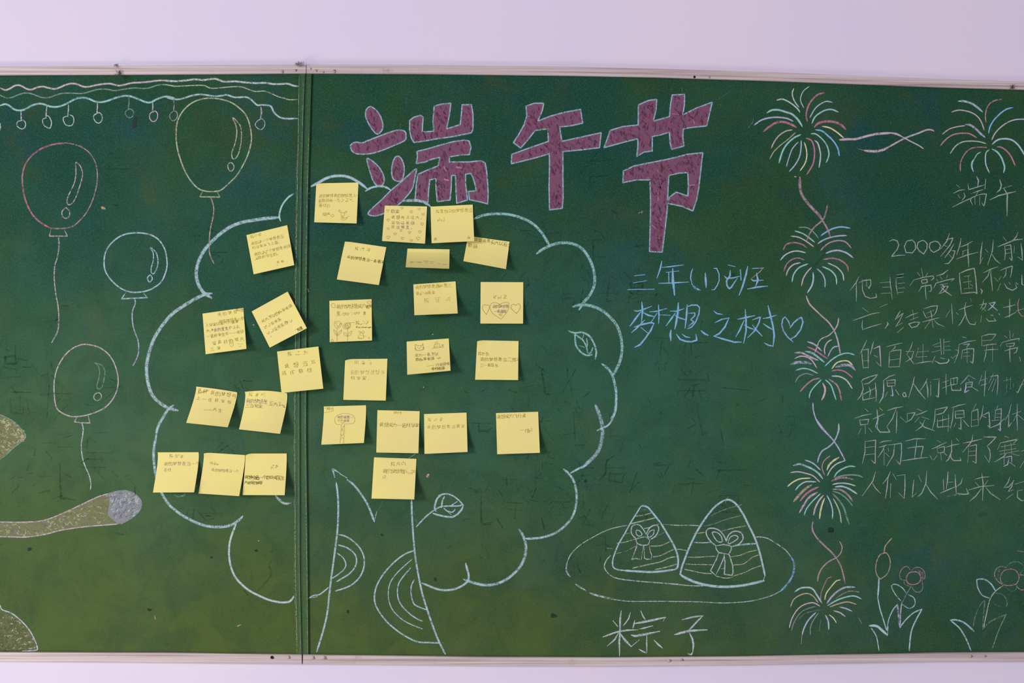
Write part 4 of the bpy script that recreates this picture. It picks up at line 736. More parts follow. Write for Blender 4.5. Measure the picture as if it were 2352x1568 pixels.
chars(rb, 'R3', T1, 2.3, .78, [
 '185,175 210,150 290,120 370,98 340,140 270,195 215,205; 195,180 210,260 180,340 145,380; 275,235 290,280 280,360; 210,320 240,305 345,250; 205,300 205,385 350,355; w2.8 345,190 355,280 355,400',
 '435,165 500,120 565,100; w2.8 cl 440,170 440,270 430,350 390,415; 475,165 570,155 565,225; 475,170 485,230 560,225; 475,195 560,190; w2.8 cl 530,225 545,335 520,330; 480,295 460,345; w3.4 cl 575,270 610,325', '650,310 680,300 695,340 665,350 650,310',
 'w2.6 785,125 770,200 720,355; w2.8 775,195 830,280 905,370', '930,145 905,200 850,280; w3 920,175 935,260 935,350; 965,180 970,190; w2.8 970,215 970,330; 1000,155 1065,145; w3 1065,150 1060,250 1055,350 1030,335',
 '1140,95 1140,210 1145,320; 1105,185 1170,165; 1100,250 1190,215; 1190,145 1270,130 1265,200; 1195,145 1195,215 1265,205; 1225,135 1228,200; w2.6 1195,210 1210,275 1310,275 1305,250',
 '1395,105 1360,150 1305,205; 1395,105 1470,150; 1395,150 1405,175; 1365,190 1440,180 1430,235 1370,240; 1365,205 1430,205; w3 cl 1365,195 1365,240 1350,300 1400,275; w2.6 cl 1430,235 1500,280',
 '1545,110 1510,205; 1530,165 1605,140; w2.6 1585,60 1580,200 1570,340; 1535,220 1600,200; 1670,95 1625,190; 1640,120 1725,105 1725,200 1715,320; 1680,140 1620,270; 1705,150 1660,290',
 'd.45 1825,130 1825,290; d.45 1790,170 1860,150; d.45 1800,320 1830,290; d.45 1870,130 1865,260; d.45 1900,190 1900,260; 1935,290 1950,300 2019,150; 1970,230 2019,200',
 'w2.6 235,485 265,515; 115,588 200,560 300,540; 165,610 270,600 260,655; 170,610 180,665 260,655; w2.6 230,660 235,765; 185,705 155,765; w2.8 270,700 310,745; w3.2 cl 365,495 375,600 345,690; 315,600 380,570 445,540; w2.6 375,620 365,700 400,745 510,745 480,690; w3.2 395,475 425,500',
 'w2.6 485,500 560,475 655,460; 580,480 540,590 475,680; w2.6 590,510 585,650 580,755; 625,575 690,630', '705,540 705,630; 710,535 795,525 750,600 690,635', '815,485 870,505; 795,555 870,530 930,505; 840,580 790,635; 870,575 950,600; w2.6 845,630 900,690 1010,730; 905,605 870,680 800,730',
 'w2.6 1025,490 1160,460 1110,530 1030,550; 1020,490 1015,600 985,720; 1105,560 1105,690; 1050,620 1100,610 1180,590; 1045,600 1045,690 1180,680; w2.6 1170,550 1165,735',
 '1205,470 1280,445 1360,430; 1225,470 1215,600 1190,700; 1245,510 1250,590 1340,580; 1245,510 1340,500 1345,580; 1250,545 1340,540; w3 1310,590 1310,710 1285,700; 1250,640 1230,685; w3.2 ck 1340,615 1395,680',
 '1480,425 1440,510; 1430,510 1425,690; 1430,515 1500,485 1505,670; 1440,610 1500,600; 1430,680 1505,670; 1560,450 1545,550 1520,610; w2.6 1545,560 1625,520 1630,600 1635,690 1610,670; w3 1560,570 1590,580',
 'w2.6 1725,450 1710,490; 1700,500 1690,610; 1690,500 1765,480 1760,600 1750,735; 1700,540 1755,535; 1700,580 1755,575; 1655,615 1740,610; w2.6 1800,590 1730,660 1630,700; w3 cl 1750,640 1755,730 1730,710',
 '1875,435 1850,540 1805,610; w2.6 1850,540 1845,690 1880,640; 1890,545 1985,510; w2.6 1945,430 1940,600 1945,725; 1940,540 1900,620; 1950,550 2019,610',
 '230,850 230,960 200,1100; 235,850 350,835 345,950 345,1100 300,1060; 235,920 340,905; 230,1000 340,990', '395,865 430,850 530,840; 385,915 450,900 475,890; 450,900 430,950 375,1030; 445,940 445,1115; w2.6 460,980 500,1020; 490,925 495,960; 490,890 640,870 640,980 625,1110 580,1060; w2.6 565,880 550,1000 475,1125',
 'w2.6 685,845 790,820 905,820; 815,830 800,940 785,1050; 705,925 800,910 885,905 870,970 855,1040; w2.6 645,1068 790,1045 930,1030', 'w2.6 960,1010 985,1050',
 'w2.6 1045,840 1080,860; 980,935 1060,900 1145,860; 1040,920 1050,980; 1045,925 1125,905 1120,970 1050,980; 1080,980 1090,1060; 1040,1010 1000,1060; w2.6 cl 1125,985 1150,1005; w2.6 1205,840 1205,960 1170,1050 1140,1075; 1140,915 1220,890 1290,880; 1200,960 1195,1030 1225,1065 1310,1065 1300,1035; w2.6 1255,815 1285,845',
 'w2.6 1445,775 1430,850 1330,970; w2.6 1330,870 1430,850 1540,825; 1395,920 1385,1090; 1395,905 1485,885 1480,1000 1480,1095 1440,1070; 1400,965 1480,955; 1400,1010 1480,1005',
 'w2.6 1565,800 1640,800 1705,800 1650,860 1605,900; 1605,900 1635,950 1640,1020 1625,1085; w2.6 1625,1085 1575,1010',
 'w2.6 1800,790 1845,805; 1720,940 1755,865; w2.6 1755,865 1850,845 1950,825 1900,870; 1760,910 1920,880; 1740,960 1930,930; 1750,995 1960,955; 1805,880 1800,990; 1870,870 1880,970; w2.6 1690,1080 1790,1020 1820,985; 1870,985 1965,1010; cl 1795,1025 1795,1110; cl 1795,1030 1880,1015 1880,1090; w2.6 cl 1850,1040 1835,1110 1790,1130; w2.6 cl 1855,1085 1920,1130', '1990,960 2019,950; 2019,1070 1975,1145',
 'w2.6 350,1190 320,1290 200,1460; 305,1305 350,1380 405,1435', 'w2.6 515,1190 490,1250 430,1325; w3 490,1260 480,1350 460,1485; w2.6 545,1215 580,1275; w3 520,1325 515,1480; 590,1235 680,1225; w3 680,1225 680,1360 670,1490; 670,1490 610,1430',
 'w2.6 780,1285 770,1370 760,1475; 760,1475 810,1430; 830,1230 865,1305; w2.6 925,1185 915,1320 870,1430 825,1470; w2.6 915,1330 970,1420 1045,1498',
 'w3.4 1110,1280 1115,1390; w2.8 1165,1190 1160,1260 1145,1380; 1160,1310 1215,1305; w2.6 1080,1430 1160,1395 1250,1360; w3 1245,1225 1250,1350 1255,1420; 1325,1265 1310,1320 1260,1360; w2.6 1255,1430 1330,1445 1395,1440 1370,1380',
 'w2.6 1545,1210 1560,1330 1550,1515; 1465,1275 1540,1255 1625,1248; 1470,1310 1510,1350; 1610,1290 1575,1345; 1395,1395 1520,1360 1680,1345; w2.6 1540,1380 1480,1460 1410,1520; w2.6 1590,1370 1650,1440 1750,1505',
 '1860,1250 1840,1310 1800,1360; 1790,1370 1850,1360 1905,1290; 1900,1290 1880,1360 1840,1410; 1840,1412 1900,1395; 1895,1440 1820,1495; 1920,1330 2019,1300; 1945,1405 2000,1395; 1945,1410 1945,1480 1990,1515 2019,1515', 'd.25 w5 1130,1475 1200,1455 1290,1450'])
# ================================================================ sticky notes
# tiny stroke font: every token is a polyline of grid points (x then y, 0-9)
G = {
'一':'0595','三':'1282 2575 0999','我':'5121 0484 313928 0756 60617999 8547 7182','的':'3012 0242490902 0545 6052 5292929978 6475','梦':'0242 2025 2204 2244 5292 7075 7254 7294 4518 35768629 4657',
'想':'0242 2025 2204 2244 508085555 5282 5484 1619 36397977 5657 8687','是':'2070732320 2272 0494 5459 5686 2608 1799','当':'5053 1132 9172 14848919 1787','名':'4013 31712912 4355 3585893935',
'老':'2272 4105 0595 8118 454989987 8556','师':'0207 203819 4090 5358 53939786 7079','成':'1292 1209 15454738 50579997 8447 8091','为':'2132 0383 83887 5008 5667','画':'1090 3272773732 3474 5257 1319898 8389',
'家':'4051 03029294 2474 5418 44575749 4618 4768 5708 8577 6689','科':'4011 0343 2129 2305 2445 6172 6374 5797 8089','学':'1022 4042 8061 03039395 3575 75565958 0797','飞':'01717899 97 8364 6486','行':'3013 3306 2429 4191 4494 747968',
'员':'30707333 2573 2428 2575 7578 5558 5619 6899','长':'7042 0595 30394746 5599','大':'0393 505309 5399','以':'1017 1745 4152 8074 7439 7699','后':'8121 212608 2494 3686893936','教':'0141 2103 2025 4106 15452829 0747 6041 7051 5292 8259 6298',
'考':'1272 4105 0595 8217 4575 757959','上':'5058 5484 0898','北':'3039 0333 0737 606999 8363','明':'0131373101 0434 504 5058 508089 5383 5686','星':'2070732320 2272 3514 2575 5459 2777 0999','好':'2016 163839 4119 0444 5191 9172 72796 5595',
'校':'0242 2029 2305 6062 4292 5345 8395 5498 8549','不':'0191 5108 5359 6588','陈':'1019 103113361 4191 6045 4595 757968 5648 7688','个':'5005 5095 5359','有':'0292 5006 343949 3474747968 3676','手':'7021 1383 0696 504969','道':'3041 7061 3191 424888 4464 4666 0102 03130719 99',
'跆':'0131333 2336 0646 6053 53738 6585 5676','拳':'1022 5052 8061 0494 2373 3507 6599 4080 3777','练':'2014 143205 0548 4191 4494 7078 5648 7688','体':'2005 0309 4292 6069 6236 6296 5777','生':'2014 1383 5059 1686 0999','医':'0090 0009 0999 3022 2272 1585 5258 5588',
'舞':'1181 0393 2026 4046 6066 8086 0797 2909 6869','蹈':'0131333 2336 0646 5181 5585 5689 8689','世':'0494 2128 2898 5056 5676 7076','界':'1070 7473 1013 1474 4044 5408 5498 3639 6669','全':'5004 5094 2575 2777 0999 5559','座':'4050 0292 0209 3314 6354 2686 5359 1999',
'天':'1181 0494 5009 5499','可':'0191 2355583823 717968','很':'2003 0306 4080 4585 4049 6589','花':'0292 3031 6061 2539 7095','云':'1171 0494 3409 0989 7698','强':'0131333 0535396','刘':'1121 0343 3409 0438 6066 809979','老师':'',
'。':'1719282717'.replace('1719282717','17181928271'),'.':'1819','♡':'53423151 516191 9173','林':'0242 2029 2306 2446 5292 7079 7356 7396','美':'2022 7062 1383 5056 2676 0797 5009','梁':'0102 2343','在':'0292 5008 3539 5595','只':'2070732','呀':'',
'能':'','于':'1181 0494 505958','周':'1119 1191 9199 2474 5258 3777','文':'4051 0393 7208 2398','佳':'2005 0309 6064 4383 3494 6069 4787 3999','会':'5004 5094 3575 1787 4629 7688','永':'','语':'','黄':'','星星':''}
G = {k: v for k, v in G.items() if v}
def glyph(ch):
    t = G.get(ch)
    if t is None:
        r = random.Random(ord(ch) * 31); t = ''
        for k in range(r.randint(6, 9)):
            x, y = r.randint(0, 8), r.randint(0, 8); l = r.randint(3, 6)
            if r.random() < .5: t += f' {x}{y}{min(9, x + l)}{y}'
            else: t += f' {x}{y}{max(0, min(9, x + r.randint(-2, 2)))}{min(9, y + l)}'
    out = []
    for s in t.split():
        if len(s) % 2: s = s[:-1]
        pts = [(int(s[i]), int(s[i + 1])) for i in range(0, len(s), 2)]
        if len(pts) > 1: out.append(pts)
    return out
PC = dict(f=(188, 168, 88), n=(158, 140, 76), k=(112, 100, 60), v=(150, 128, 128), m=(176, 150, 120))

class Note:
    def __init__(s, label, q, lift=.008, bend=0.0, curl=0.0, wave=0.0, over=0.0, side=0.0):
        s.q = [Vector(p) for p in q]; s.lift = lift * 1.35; s.bend = bend; s.curl = curl; s.over = over; s.side = side; s.wave = wave
        s.hw = None; NU, NV = 14, 18; vs_ = []
        for j in range(NV + 1):
            for i in range(NU + 1): vs_.append(s.surf(i / NU, j / NV, 0))
        fs = [(j * (NU + 1) + i, (j + 1) * (NU + 1) + i, (j + 1) * (NU + 1) + i + 1, j * (NU + 1) + i + 1) for j in range(NV) for i in range(NU)]
        nf = len(fs); n0 = len(vs_); TH = -1.6e-4
        vs_ += [s.surf(i / NU, j / NV, TH) for j in range(NV + 1) for i in range(NU + 1)]
        fs += [tuple(reversed([n0 + k for k in f])) for f in fs[:nf]]
        ring = [(i, 0) for i in range(NU)] + [(NU, j) for j in range(NV)] + [(i, NV) for i in range(NU, 0, -1)] + [(0, j) for j in range(NV, 0, -1)]
        m0 = len(vs_); nr = len(ring)
        for i, j in ring: vs_ += [s.surf(i / NU, j / NV, 0), s.surf(i / NU, j / NV, TH)]
        for k in range(nr):
            a, b = m0 + 2 * k, m0 + 2 * ((k + 1) % nr); fs.append((a, b, b + 1, a + 1))
        s.o = mesh('sticky_note', vs_, fs, m_note, None, origin=s.surf(.5, .05, 0))
        s.o.data.polygons.foreach_set('use_smooth', [True] * (2 * nf) + [False] * nr)
        tag(s.o, label, 'sticky note', 'yellow sticky notes on the chalkboards'); s.n = 0
    def flat(s, u, v):
        a, b, c, d = s.q
        x = a * (1 - u) * (1 - v) + b * u * (1 - v) + c * u * v + d * (1 - u) * v
        e = s.bend * math.sin(math.pi * min(1, max(0, v) ** .62)) 
        x = x + Vector((e, 0))
        if s.curl:      # rounded, slightly raised upper left corner
            k = max(0, 1 - u / .16); x = x + Vector((0, s.curl * k * k * max(0, 1 - v / .2)))
        x = x + Vector((0, s.wave * math.sin(math.pi * u) * (1 - v)))
        return x
    def z(s, u, v):
        t = max(0, (v - .16) / .84)
        k = s.lift * (.35 * t + .65 * t * t) * (1 + s.side * (u - .5))
        if s.curl: k += .0016 * max(0, 1 - u / .2) * max(0, 1 - v / .25)
        if s.wave: k += .0012 * math.sin(math.pi * u) * (1 - v)
        return k + .0007 + s.over
    def surf(s, u, v, e):
        p = s.flat(u, v); return at(p.x, p.y, SURF + .0002 + s.z(u, v) + e)
    def inv(s, x, y):
        u = v = .5; P = Vector((x, y)); 
        for _ in range(6):
            f = s.flat(u, v) - P; du = (s.flat(u + .01, v) - s.flat(u - .01, v)) / .02; dv = (s.flat(u, v + .01) - s.flat(u, v - .01)) / .02
            det = du.x * dv.y - du.y * dv.x
            u -= (f.x * dv.y - f.y * dv.x) / det; v -= (du.x * f.y - du.y * f.x) / det
            u, v = max(0, min(1, u)), max(0, min(1, v))
        return u, v
    def place(s, x, y, z):
        u, v = s.inv(x, y); return s.surf(u, v, 2.2e-4 + z)
    def text(s, x, y, size, step, chars_, col='n', w=.9, d=.62, ang=None, S=None):
        own = S is None; S = S or Strokes(s.place)
        if ang is None: t = s.q[1] - s.q[0]; ang = math.atan2(t.y, t.x)
        elif ang == 'b': t = s.q[2] - s.q[3]; ang = math.atan2(t.y, t.x)
        ca, sa = math.cos(ang), math.sin(ang); r = random.Random(int(x * 7 + y))
        for i, ch in enumerate(chars_):
            if ch == ' ': continue
            jx, jy = r.uniform(-.3, .3), r.uniform(-.5, .5); k = size * r.uniform(.9, 1.08)
            for st in glyph(ch):
                pts = []
                for a, b_ in st:
                    lx, ly = i * step + a / 9 * k + jx, b_ / 9 * k + jy
                    pts.append((x + lx * ca - ly * sa, y + lx * sa + ly * ca))
                S.add(pts, w, lin(PC[col]), d, .8)
        if own: S.build('handwriting', m_pencil, s.o)
    def write(s, rows, ang=None):
        S = Strokes(s.place)
        for r in rows: s.text(*r[:5], col=r[5] if len(r) > 5 else 'n', w=r[6] if len(r) > 6 else .95, d=r[7] if len(r) > 7 else .62, ang=ang, S=S)
        S.build('handwriting', m_pencil, s.o)
    def doodle(s, name, fr, txt, col='n', w=.8, d=.64, sm=True, label=None):
        S = Strokes(s.place)
        for pts, o in parse(fr, txt):
            S.add(catmull(pts) if sm and 'p' not in o else pts, float(o.get('w', w)), lin(PC[o.get('c', col)]), float(o.get('d', d)), .8)
        S.build(name, m_pencil, s.o, label)
def heart(x, y, r, a=0):
    P = []
    for k in range(15):
        t = 2 * math.pi * k / 14 + math.pi / 2 * 0
        hx, hy = 16 * math.sin(t) ** 3 / 16, -(13 * math.cos(t) - 5 * math.cos(2 * t) - 2 * math.cos(3 * t) - math.cos(4 * t)) / 16
        P.append(f'{x + r * (hx * math.cos(a) - hy * math.sin(a)):.2f},{y + r * (hx * math.sin(a) + hy * math.cos(a)):.2f}')
    return ' '.join(P)

ZA, ZB, ZC, ZD, ZE, ZF = (560, 400, 7.84), (860, 440, 6.909), (440, 560, 6.03), (740, 540, 6.03), (920, 630, 6.03), (410, 780, 6.818)
ZG, ZH, ZI, ZJ = (340, 1010, 6.918), (720, 810, 6.535), (960, 920, 7.84), (840, 1020, 7.127)

n = Note('sticky note highest on the board, with a small pencil rabbit near its lower right corner', [(726.5, 421), (823.4, 419), (819, 513), (721.7, 510.3)], .008, curl=1.5)
n.write([(732, 446, 7.5, 8.6, '我的梦想我的梦想是上一', 'f', .9), (731, 457, 7.5, 8.6, '名教师我一定要努力。', 'f', .9), (731.5, 468, 7.5, 9.5, '画练云', 'f', .9), (741, 488, 8, 9.6, '周文', 'n', .9)])
n.doodle('rabbit_doodle', ZA, '1745,700 1710,660 1720,640 1745,670 1760,700; 1800,705 1830,670 1858,670 1830,705; 1760,700 1790,690 1810,700; 1755,710 1750,740 1800,755 1810,710; p 1760,760 1760,815; 1765,760 1820,790 1880,760 1900,745; 1760,815 1800,825 1850,800 1860,770; p 1775,770 1790,800; '.rstrip('; ') + '; ' + '1570,735 1600,725 1620,745 1595,770 1570,750 1570,735', 'n', .8)
n = Note('sticky note bordered all round with tiny pencil hearts, under the heading', [(883.9, 472), (980.9, 474), (976.2, 559.4), (877.4, 553.2)], .009)
n.write([(898, 481, 8, 10, '教家', 'v'), (899, 494.5, 7.5, 11.2, '我想考上北大。', 'n'), (899, 507, 7.5, 11.2, '当那最老师', 'v'), (899, 518, 7, 11.2, '想当明星。', 'v')])
n.doodle('heart_doodle', 'I', '; '.join(heart(860 + x / 6.909, 440 + y / 6.909, r) for x, y, r in ((210, 302, 3), (437, 258, 3), (707, 275, 3), (585, 320, 3.2), (772, 360, 3.2), (217, 450, 3.2), (756, 513, 3.4), (218, 590, 3), (421, 615, 3), (555, 648, 3.2), (720, 636, 3.4), (330, 672, 3.2), (217, 725, 4), (444, 740, 3.4), (584, 776, 3.2), (694, 742, 4.2))), 'n', .75)
nA = Note('sticky note overlapping the top of a tilted note, right of the heart-bordered one', [(988.8, 474.4), (1085.8, 469.7), (1089, 553.6), (991.4, 558.3)], .010, over=.0006)
nA.write([(1001, 482, 8, 9.3, '陈星校会的梦想是当', 'f', .85), (1003, 501, 8, 9.5, '军人.', 'f', .85)])
nA.doodle('star_doodle', ZB, 'p 945,775 965,725 985,775 945,745 988,745 945,775; p 1470,725 1520,725 1480,750 1495,700 1515,750 1470,725', 'f', .8)
n = Note('tilted sticky note with its upper left corner tucked under another note', [(1075, 541.5), (1170.5, 555), (1162, 617.7), (1064.4, 599.5)], .010, side=.3)
n.write([(1090, 545, 8.6, 9.5, '我想我是', 'n'), (1127, 551, 9.4, 10, '长大以后当', 'k'), (1076, 559, 8.2, 12, '教师.', 'n')])
n = Note('right-leaning tilted sticky note left of the short curled note', [(792.2, 553.6), (887.3, 567.4), (870.2, 654.4), (773.7, 641.5)], .009, curl=1.2)
n.write([(816, 566, 8, 13, '陈玥茵', 'n'), (798, 586, 7.2, 8.8, '我的梦想是当一名画家', 'k', 1.0)])
n = Note('short sticky note curling strongly outward, seen as a narrow band', [(936, 570.7), (1032.7, 572.4), (1031.8, 616.9), (931.6, 613.7)], .024)
n.doodle('handwriting', ZB, 'p 560,1108 600,1112; p 575,1115 640,1120; p 650,1110 760,1118; p 690,1122 750,1126; p 770,1095 850,1100; p 800,1108 850,1108; p 820,1130 850,1132; p 870,1108 945,1112; p 880,1135 930,1138; p 1010,1140 1050,1148; p 1075,1150 1150,1158; p 560,1125 600,1128', 'n', .9, .6)
n = Note('sticky note highest on the left board, densely written, left of the joint', [(566, 539.7), (659.7, 517), (675.8, 608.6), (582.6, 629.7)], .008)
n.write([(574, 540, 8, 9, '陈汐雨', 'f'), (576, 556, 7, 8.6, '我的第一个梦想是当', 'f'), (579, 566, 7, 8.6, '科学家能飞上画。', 'f'), (583, 581, 7, 8.6, '我的第二个梦想是老师', 'f'), (584, 591, 7, 8.8, '能教好学生的。', 'f')])
n.doodle('eye_doodle', ZC, '1185,245 1200,240 1208,255 1195,262 1185,245; 1245,235 1265,232 1270,250 1250,252 1245,235; w1.6 cv d.4 1175,300 1195,290; cv w1.6 d.4 1270,262 1280,275', 'k', 1)
n = Note('sticky note left of the diamond-tilted one, covered in five rows of writing', [(465.2, 720), (558.9, 706.8), (566, 800.8), (472.3, 813.2)], .009, side=.3)
n.write([(499, 718, 7.5, 12.5, '我的梦想', 'f'), (542, 709, 7, 8, '陈佳', 'n'), (502, 735, 7, 8.6, '我的梦想是把教', 'f'), (471, 744, 7, 8.7, '上学家以后为大画家', 'n'), (473, 757, 7, 8.7, '文章我的星星在上长', 'v'), (474, 769, 7, 8.7, '一名好学生有一一老师', 'n'), (487, 784, 8, 13, '可美好的明天', 'n'), (483, 797.5, 8, 15, '三家', 'n')])
n.doodle('heart_doodle', ZC, '555,1425 525,1395 530,1370 550,1385 575,1370 575,1400 555,1425; 635,1390 650,1380 665,1390; 680,1390 695,1382 708,1392; 655,1415 670,1428 685,1415', 'f', .9)
n = Note('sticky note turned about thirty degrees, its right corner over the joint', [(578, 715), (660.6, 669.5), (704.8, 753.5), (619.6, 798)], .009, over=.0044)
n.write([(600, 735.5, 7.2, 8.8, '成为优秀的数学老师', 'n'), (605.5, 749, 7.2, 8.8, '走遍全世界', 'n'), (612.5, 762, 7.2, 8.8, '吃遍全世界', 'n')])
n.text(681, 755, 6.5, 7, '陈星', 'k', 1.1, .8, ang='b')
n.doodle('smiling_face_doodle', ZC, '1310,1068 1290,1085 1300,1108 1325,1105 1330,1080 1310,1068; w1.4 ck 1300,1085 1318,1082 1320,1095; 1345,1075 1355,1068; 1375,1060 1388,1050 1385,1075 1368,1085; w1.4 ck 1095,1285 1102,1280; 1435,1188 1448,1183', 'k', .9)
n = Note('sticky note with two large pencil flowers and a small mouse', [(756.6, 690.6), (853.6, 686.8), (854.4, 781.6), (757.4, 785.4)], .007)
n.write([(772, 700, 9.4, 9.9, '我的梦想是成为一', 'n'), (840, 700, 7.5, 6.8, '名明', 'k'), (772, 715, 9, 10, '星.', 'n'), (834, 716, 7, 8, '星', 'n'), (817, 737, 9, 10, '陈瑞妮', 'n')])
n.doodle('flower_doodle', ZD, '''210,1295 175,1260 168,1210 200,1240 215,1275; 210,1295 240,1270 275,1225 245,1235 215,1275; 175,1205 190,1190 210,1220; 205,1195 225,1190 245,1205 250,1235; 250,1235 265,1200; p 205,1295 205,1465; 205,1395 170,1350 158,1305 190,1335 205,1390; 205,1395 240,1370 272,1310 235,1335 208,1385;
 345,1225 320,1240 325,1275 355,1280 365,1250 345,1225; 345,1240 335,1255 350,1265 352,1245; 330,1215 370,1210 395,1240 380,1280 340,1300 300,1290 288,1255 305,1225 330,1215; 330,1230 380,1225 378,1262 350,1290 310,1275 315,1240 330,1230; p 350,1300 350,1465; 350,1400 315,1385 295,1350 330,1360 350,1395; 350,1400 385,1385 415,1328 375,1350 352,1390; p 365,1210 450,1210''', 'n', .8)
n.doodle('mouse_doodle', ZD, '''500,1425 520,1370 545,1345 565,1380 570,1425 500,1425; 520,1355 508,1340 520,1328 535,1345; 545,1345 560,1325 580,1335 575,1360 560,1365; 530,1385 550,1392; p 565,1390 610,1400; p 495,1422 550,1425''', 'n', .8)
n.doodle('heart_doodle', ZD, '''155,1005 130,985 135,955 155,942 175,960 180,990 155,1005; 620,930 645,915 680,925 650,948 620,930; 300,1110 280,1090 290,1075 305,1085 322,1075 318,1100 300,1110; 350,1105 330,1090 340,1072 352,1085 372,1075 365,1098 350,1105; 395,1075 405,1078; 418,1075 430,1078; 410,1100 425,1098; 460,1095 445,1080 455,1070 478,1072 460,1095; 500,1090 485,1075 495,1065 520,1070 500,1090; 135,1440 125,1475 155,1470 135,1440; 655,1405 640,1425 655,1435''', 'n', .8)
n.doodle('latin_name', ZD, 'p 468,1282 475,1262 492,1265 475,1272 490,1285; 510,1270 500,1280 512,1282 515,1270 518,1283; p 525,1270 532,1280; p 542,1268 528,1295; p 550,1283 550,1270 560,1283 562,1270; 570,1283 568,1272 578,1270; 582,1277 592,1275 588,1270 582,1280 592,1283; 598,1277 608,1275 604,1270 598,1280 608,1283; w1.4 615,1275 640,1280; w1.6 645,1270 655,1285 665,1270 678,1280', 'k', .9)
n = Note('wide low sticky note left of the note with three hearts, faint writing on top', [(949.5, 652.9), (1046.4, 646), (1051.3, 719.6), (951.8, 723.7)], .014)
n.write([(953, 656, 8.2, 9.4, '我的梦想是画和是三', 'f', 1.0), (955, 670, 7.6, 9, '名小白画家', 'f', .9), (974, 685, 11, 24, '陈可吟', 'f', .8)])
n = Note('sticky note with one large pencil heart between two small ones', [(1104, 647.4), (1201.9, 647.9), (1201.4, 743), (1103.3, 742.8)], .006)
n.write([(1132, 678, 8, 12, '尚梓琦', 'n'), (1131, 700, 7.2, 7.6, '我的梦想是', 'v'), (1135, 711, 6.8, 7, '一名画家', 'v')])
n.doodle('heart_doodle', ZE, '''1370,415 1320,392 1265,400 1238,445 1250,500 1300,560 1395,620; p 1395,620 1440,560; 1440,560 1490,490 1500,420 1490,390 1430,390 1370,415; 1185,430 1160,420 1135,440 1140,490 1165,525 1188,555; 1188,555 1210,510 1230,450 1215,422 1185,430; 1595,430 1560,412 1532,435 1540,480 1605,540; 1605,540 1650,480 1655,430 1630,405 1595,430; 1385,550 1370,548 1370,565 1390,575 1402,555 1385,550; w1.6 ck 1360,412 1372,418; w1.6 ck 1604,535 1606,540''', 'n', .9, .75)
n = Note('sticky note with a pencil cat face and a small whale', [(934, 784.2), (1030.8, 777), (1034.8, 851), (935.4, 860.2)], .013)
n.write([(953, 812.5, 7.4, 9.2, '成为一名优秀', 'n', 1.0), (955, 822, 7, 8.6, '的数学老师', 'k', 1.0), (1001, 834, 7, 8, '刘老师明', 'n', 1.0), (991, 843.5, 6.6, 7.4, '老科老师', 'k', 1.1)])
n.doodle('cat_doodle', ZE, '''205,1015 203,980 205,968 230,985; 230,985 290,985 310,960 312,1000; 312,1000 320,1025 300,1045 255,1052 215,1045 205,1015; w1.4 ck 237,1005 238,1012; w1.4 ck 282,1003 283,1010; 250,1020 260,1030 270,1018; 195,1020 215,1025; 195,1035 212,1035; 200,1058 220,1048; 305,1012 330,1008; 308,1025 328,1025; 305,1038 322,1042''', 'k', .8)
n.doodle('whale_doodle', ZE, '''435,1025 460,1018 465,985 490,955 525,955 545,985 540,1005 575,995 600,988; 460,1018 500,1018 545,1010; 545,1010 590,1012 600,1000; 470,945 490,940 505,950; 495,940 512,925; w1.3 ck 487,968 488,974; w1.3 ck 508,966 509,972; p 468,1000 475,1015; p 485,990 488,1015; p 500,990 503,1012; p 518,990 520,1010; 575,995 570,975 590,970 582,990; p 365,1270 465,1258; 510,1155 515,1165 550,1150 540,1165 520,1168; p 520,1150 524,1155; p 535,1148 540,1152''', 'n', .8)
n = Note('sticky note furthest right in the row of the cat drawing, writing in its upper half', [(1096, 781), (1191, 783), (1190, 872.6), (1091.3, 871.6)], .007, curl=2.5)
n.write([(1098, 808, 8, 8.6, '陈俊滢', 'n', .9), (1103, 820, 8.5, 10.4, '我的梦想是当了舞蹈', 'n', .9), (1103, 834, 7, 8.5, '三一名医生.', 'n', .9)])
n = Note('sticky note stuck across the joint, writing spaced wide in three rows', [(636.3, 807), (731.2, 795.4), (742.5, 892.2), (646.6, 902)], .010, over=.0045)
n.write([(660, 809, 9, 18, '陈乾松', 'n', .95), (653, 835, 11, 20.5, '我想当跆', 'n', 1.0), (647, 853, 10, 19.5, '拳道教练', 'n', 1.0)])
n = Note('sticky note below the flower drawing, its upper left corner curled, faint writing', [(792.7, 824.6), (889.9, 823.5), (886, 919.7), (788.6, 917.9)], .008, curl=3.0)
n.write([(814, 828, 9.5, 14.5, '周子豪', 'f', 1.0), (804, 850, 9.5, 11.6, '我的梦想是想当', 'n', .7, .5), (806, 864, 8.5, 13, '科学家.', 'n', .8)])
n = Note('slanted sticky note below left of the crown arc, bottom swung left, crossed-out words first', [(450.8, 887.5), (544.6, 900.6), (523, 981), (427.6, 970.7)], .016, bend=2.5, wave=-1.0, side=.4)
n.write([(455, 891, 9, 12, '名好', 'n'), (484, 896, 10, 12.5, '我的梦想考', 'n'), (451, 909, 8, 14.5, '上一座好学校.', 'n'), (490, 936, 8, 12, '天生', 'n', .9)])
n.doodle('crossing_out', ZF, '300,850 380,825 480,790; 300,835 400,810 460,795; 395,1100 450,1098 540,1100', 'n', .9)
n = Note('slanted sticky note just left of the joint with blotted words in its top rows', [(562.5, 899.5), (659, 902.5), (643.2, 996), (549, 985.6)], .014, bend=3.5, wave=-4.0, side=.4)
n.write([(572, 901, 9, 14, '陈立宏', 'f'), (565, 915, 9.5, 9.8, '我的梦想是', 'v'), (618, 922, 9, 9.5, '去大石', 'n'), (564, 926, 9, 10, '三当明家.', 'v')], ang=.06)
n.doodle('ink_blot', ZF, 'w3 cv d.5 1620,1020 1660,1040; w3 cv d.5 1640,1050 1665,1058; w2 cn d.5 1230,935 1255,945', 'v', 2)
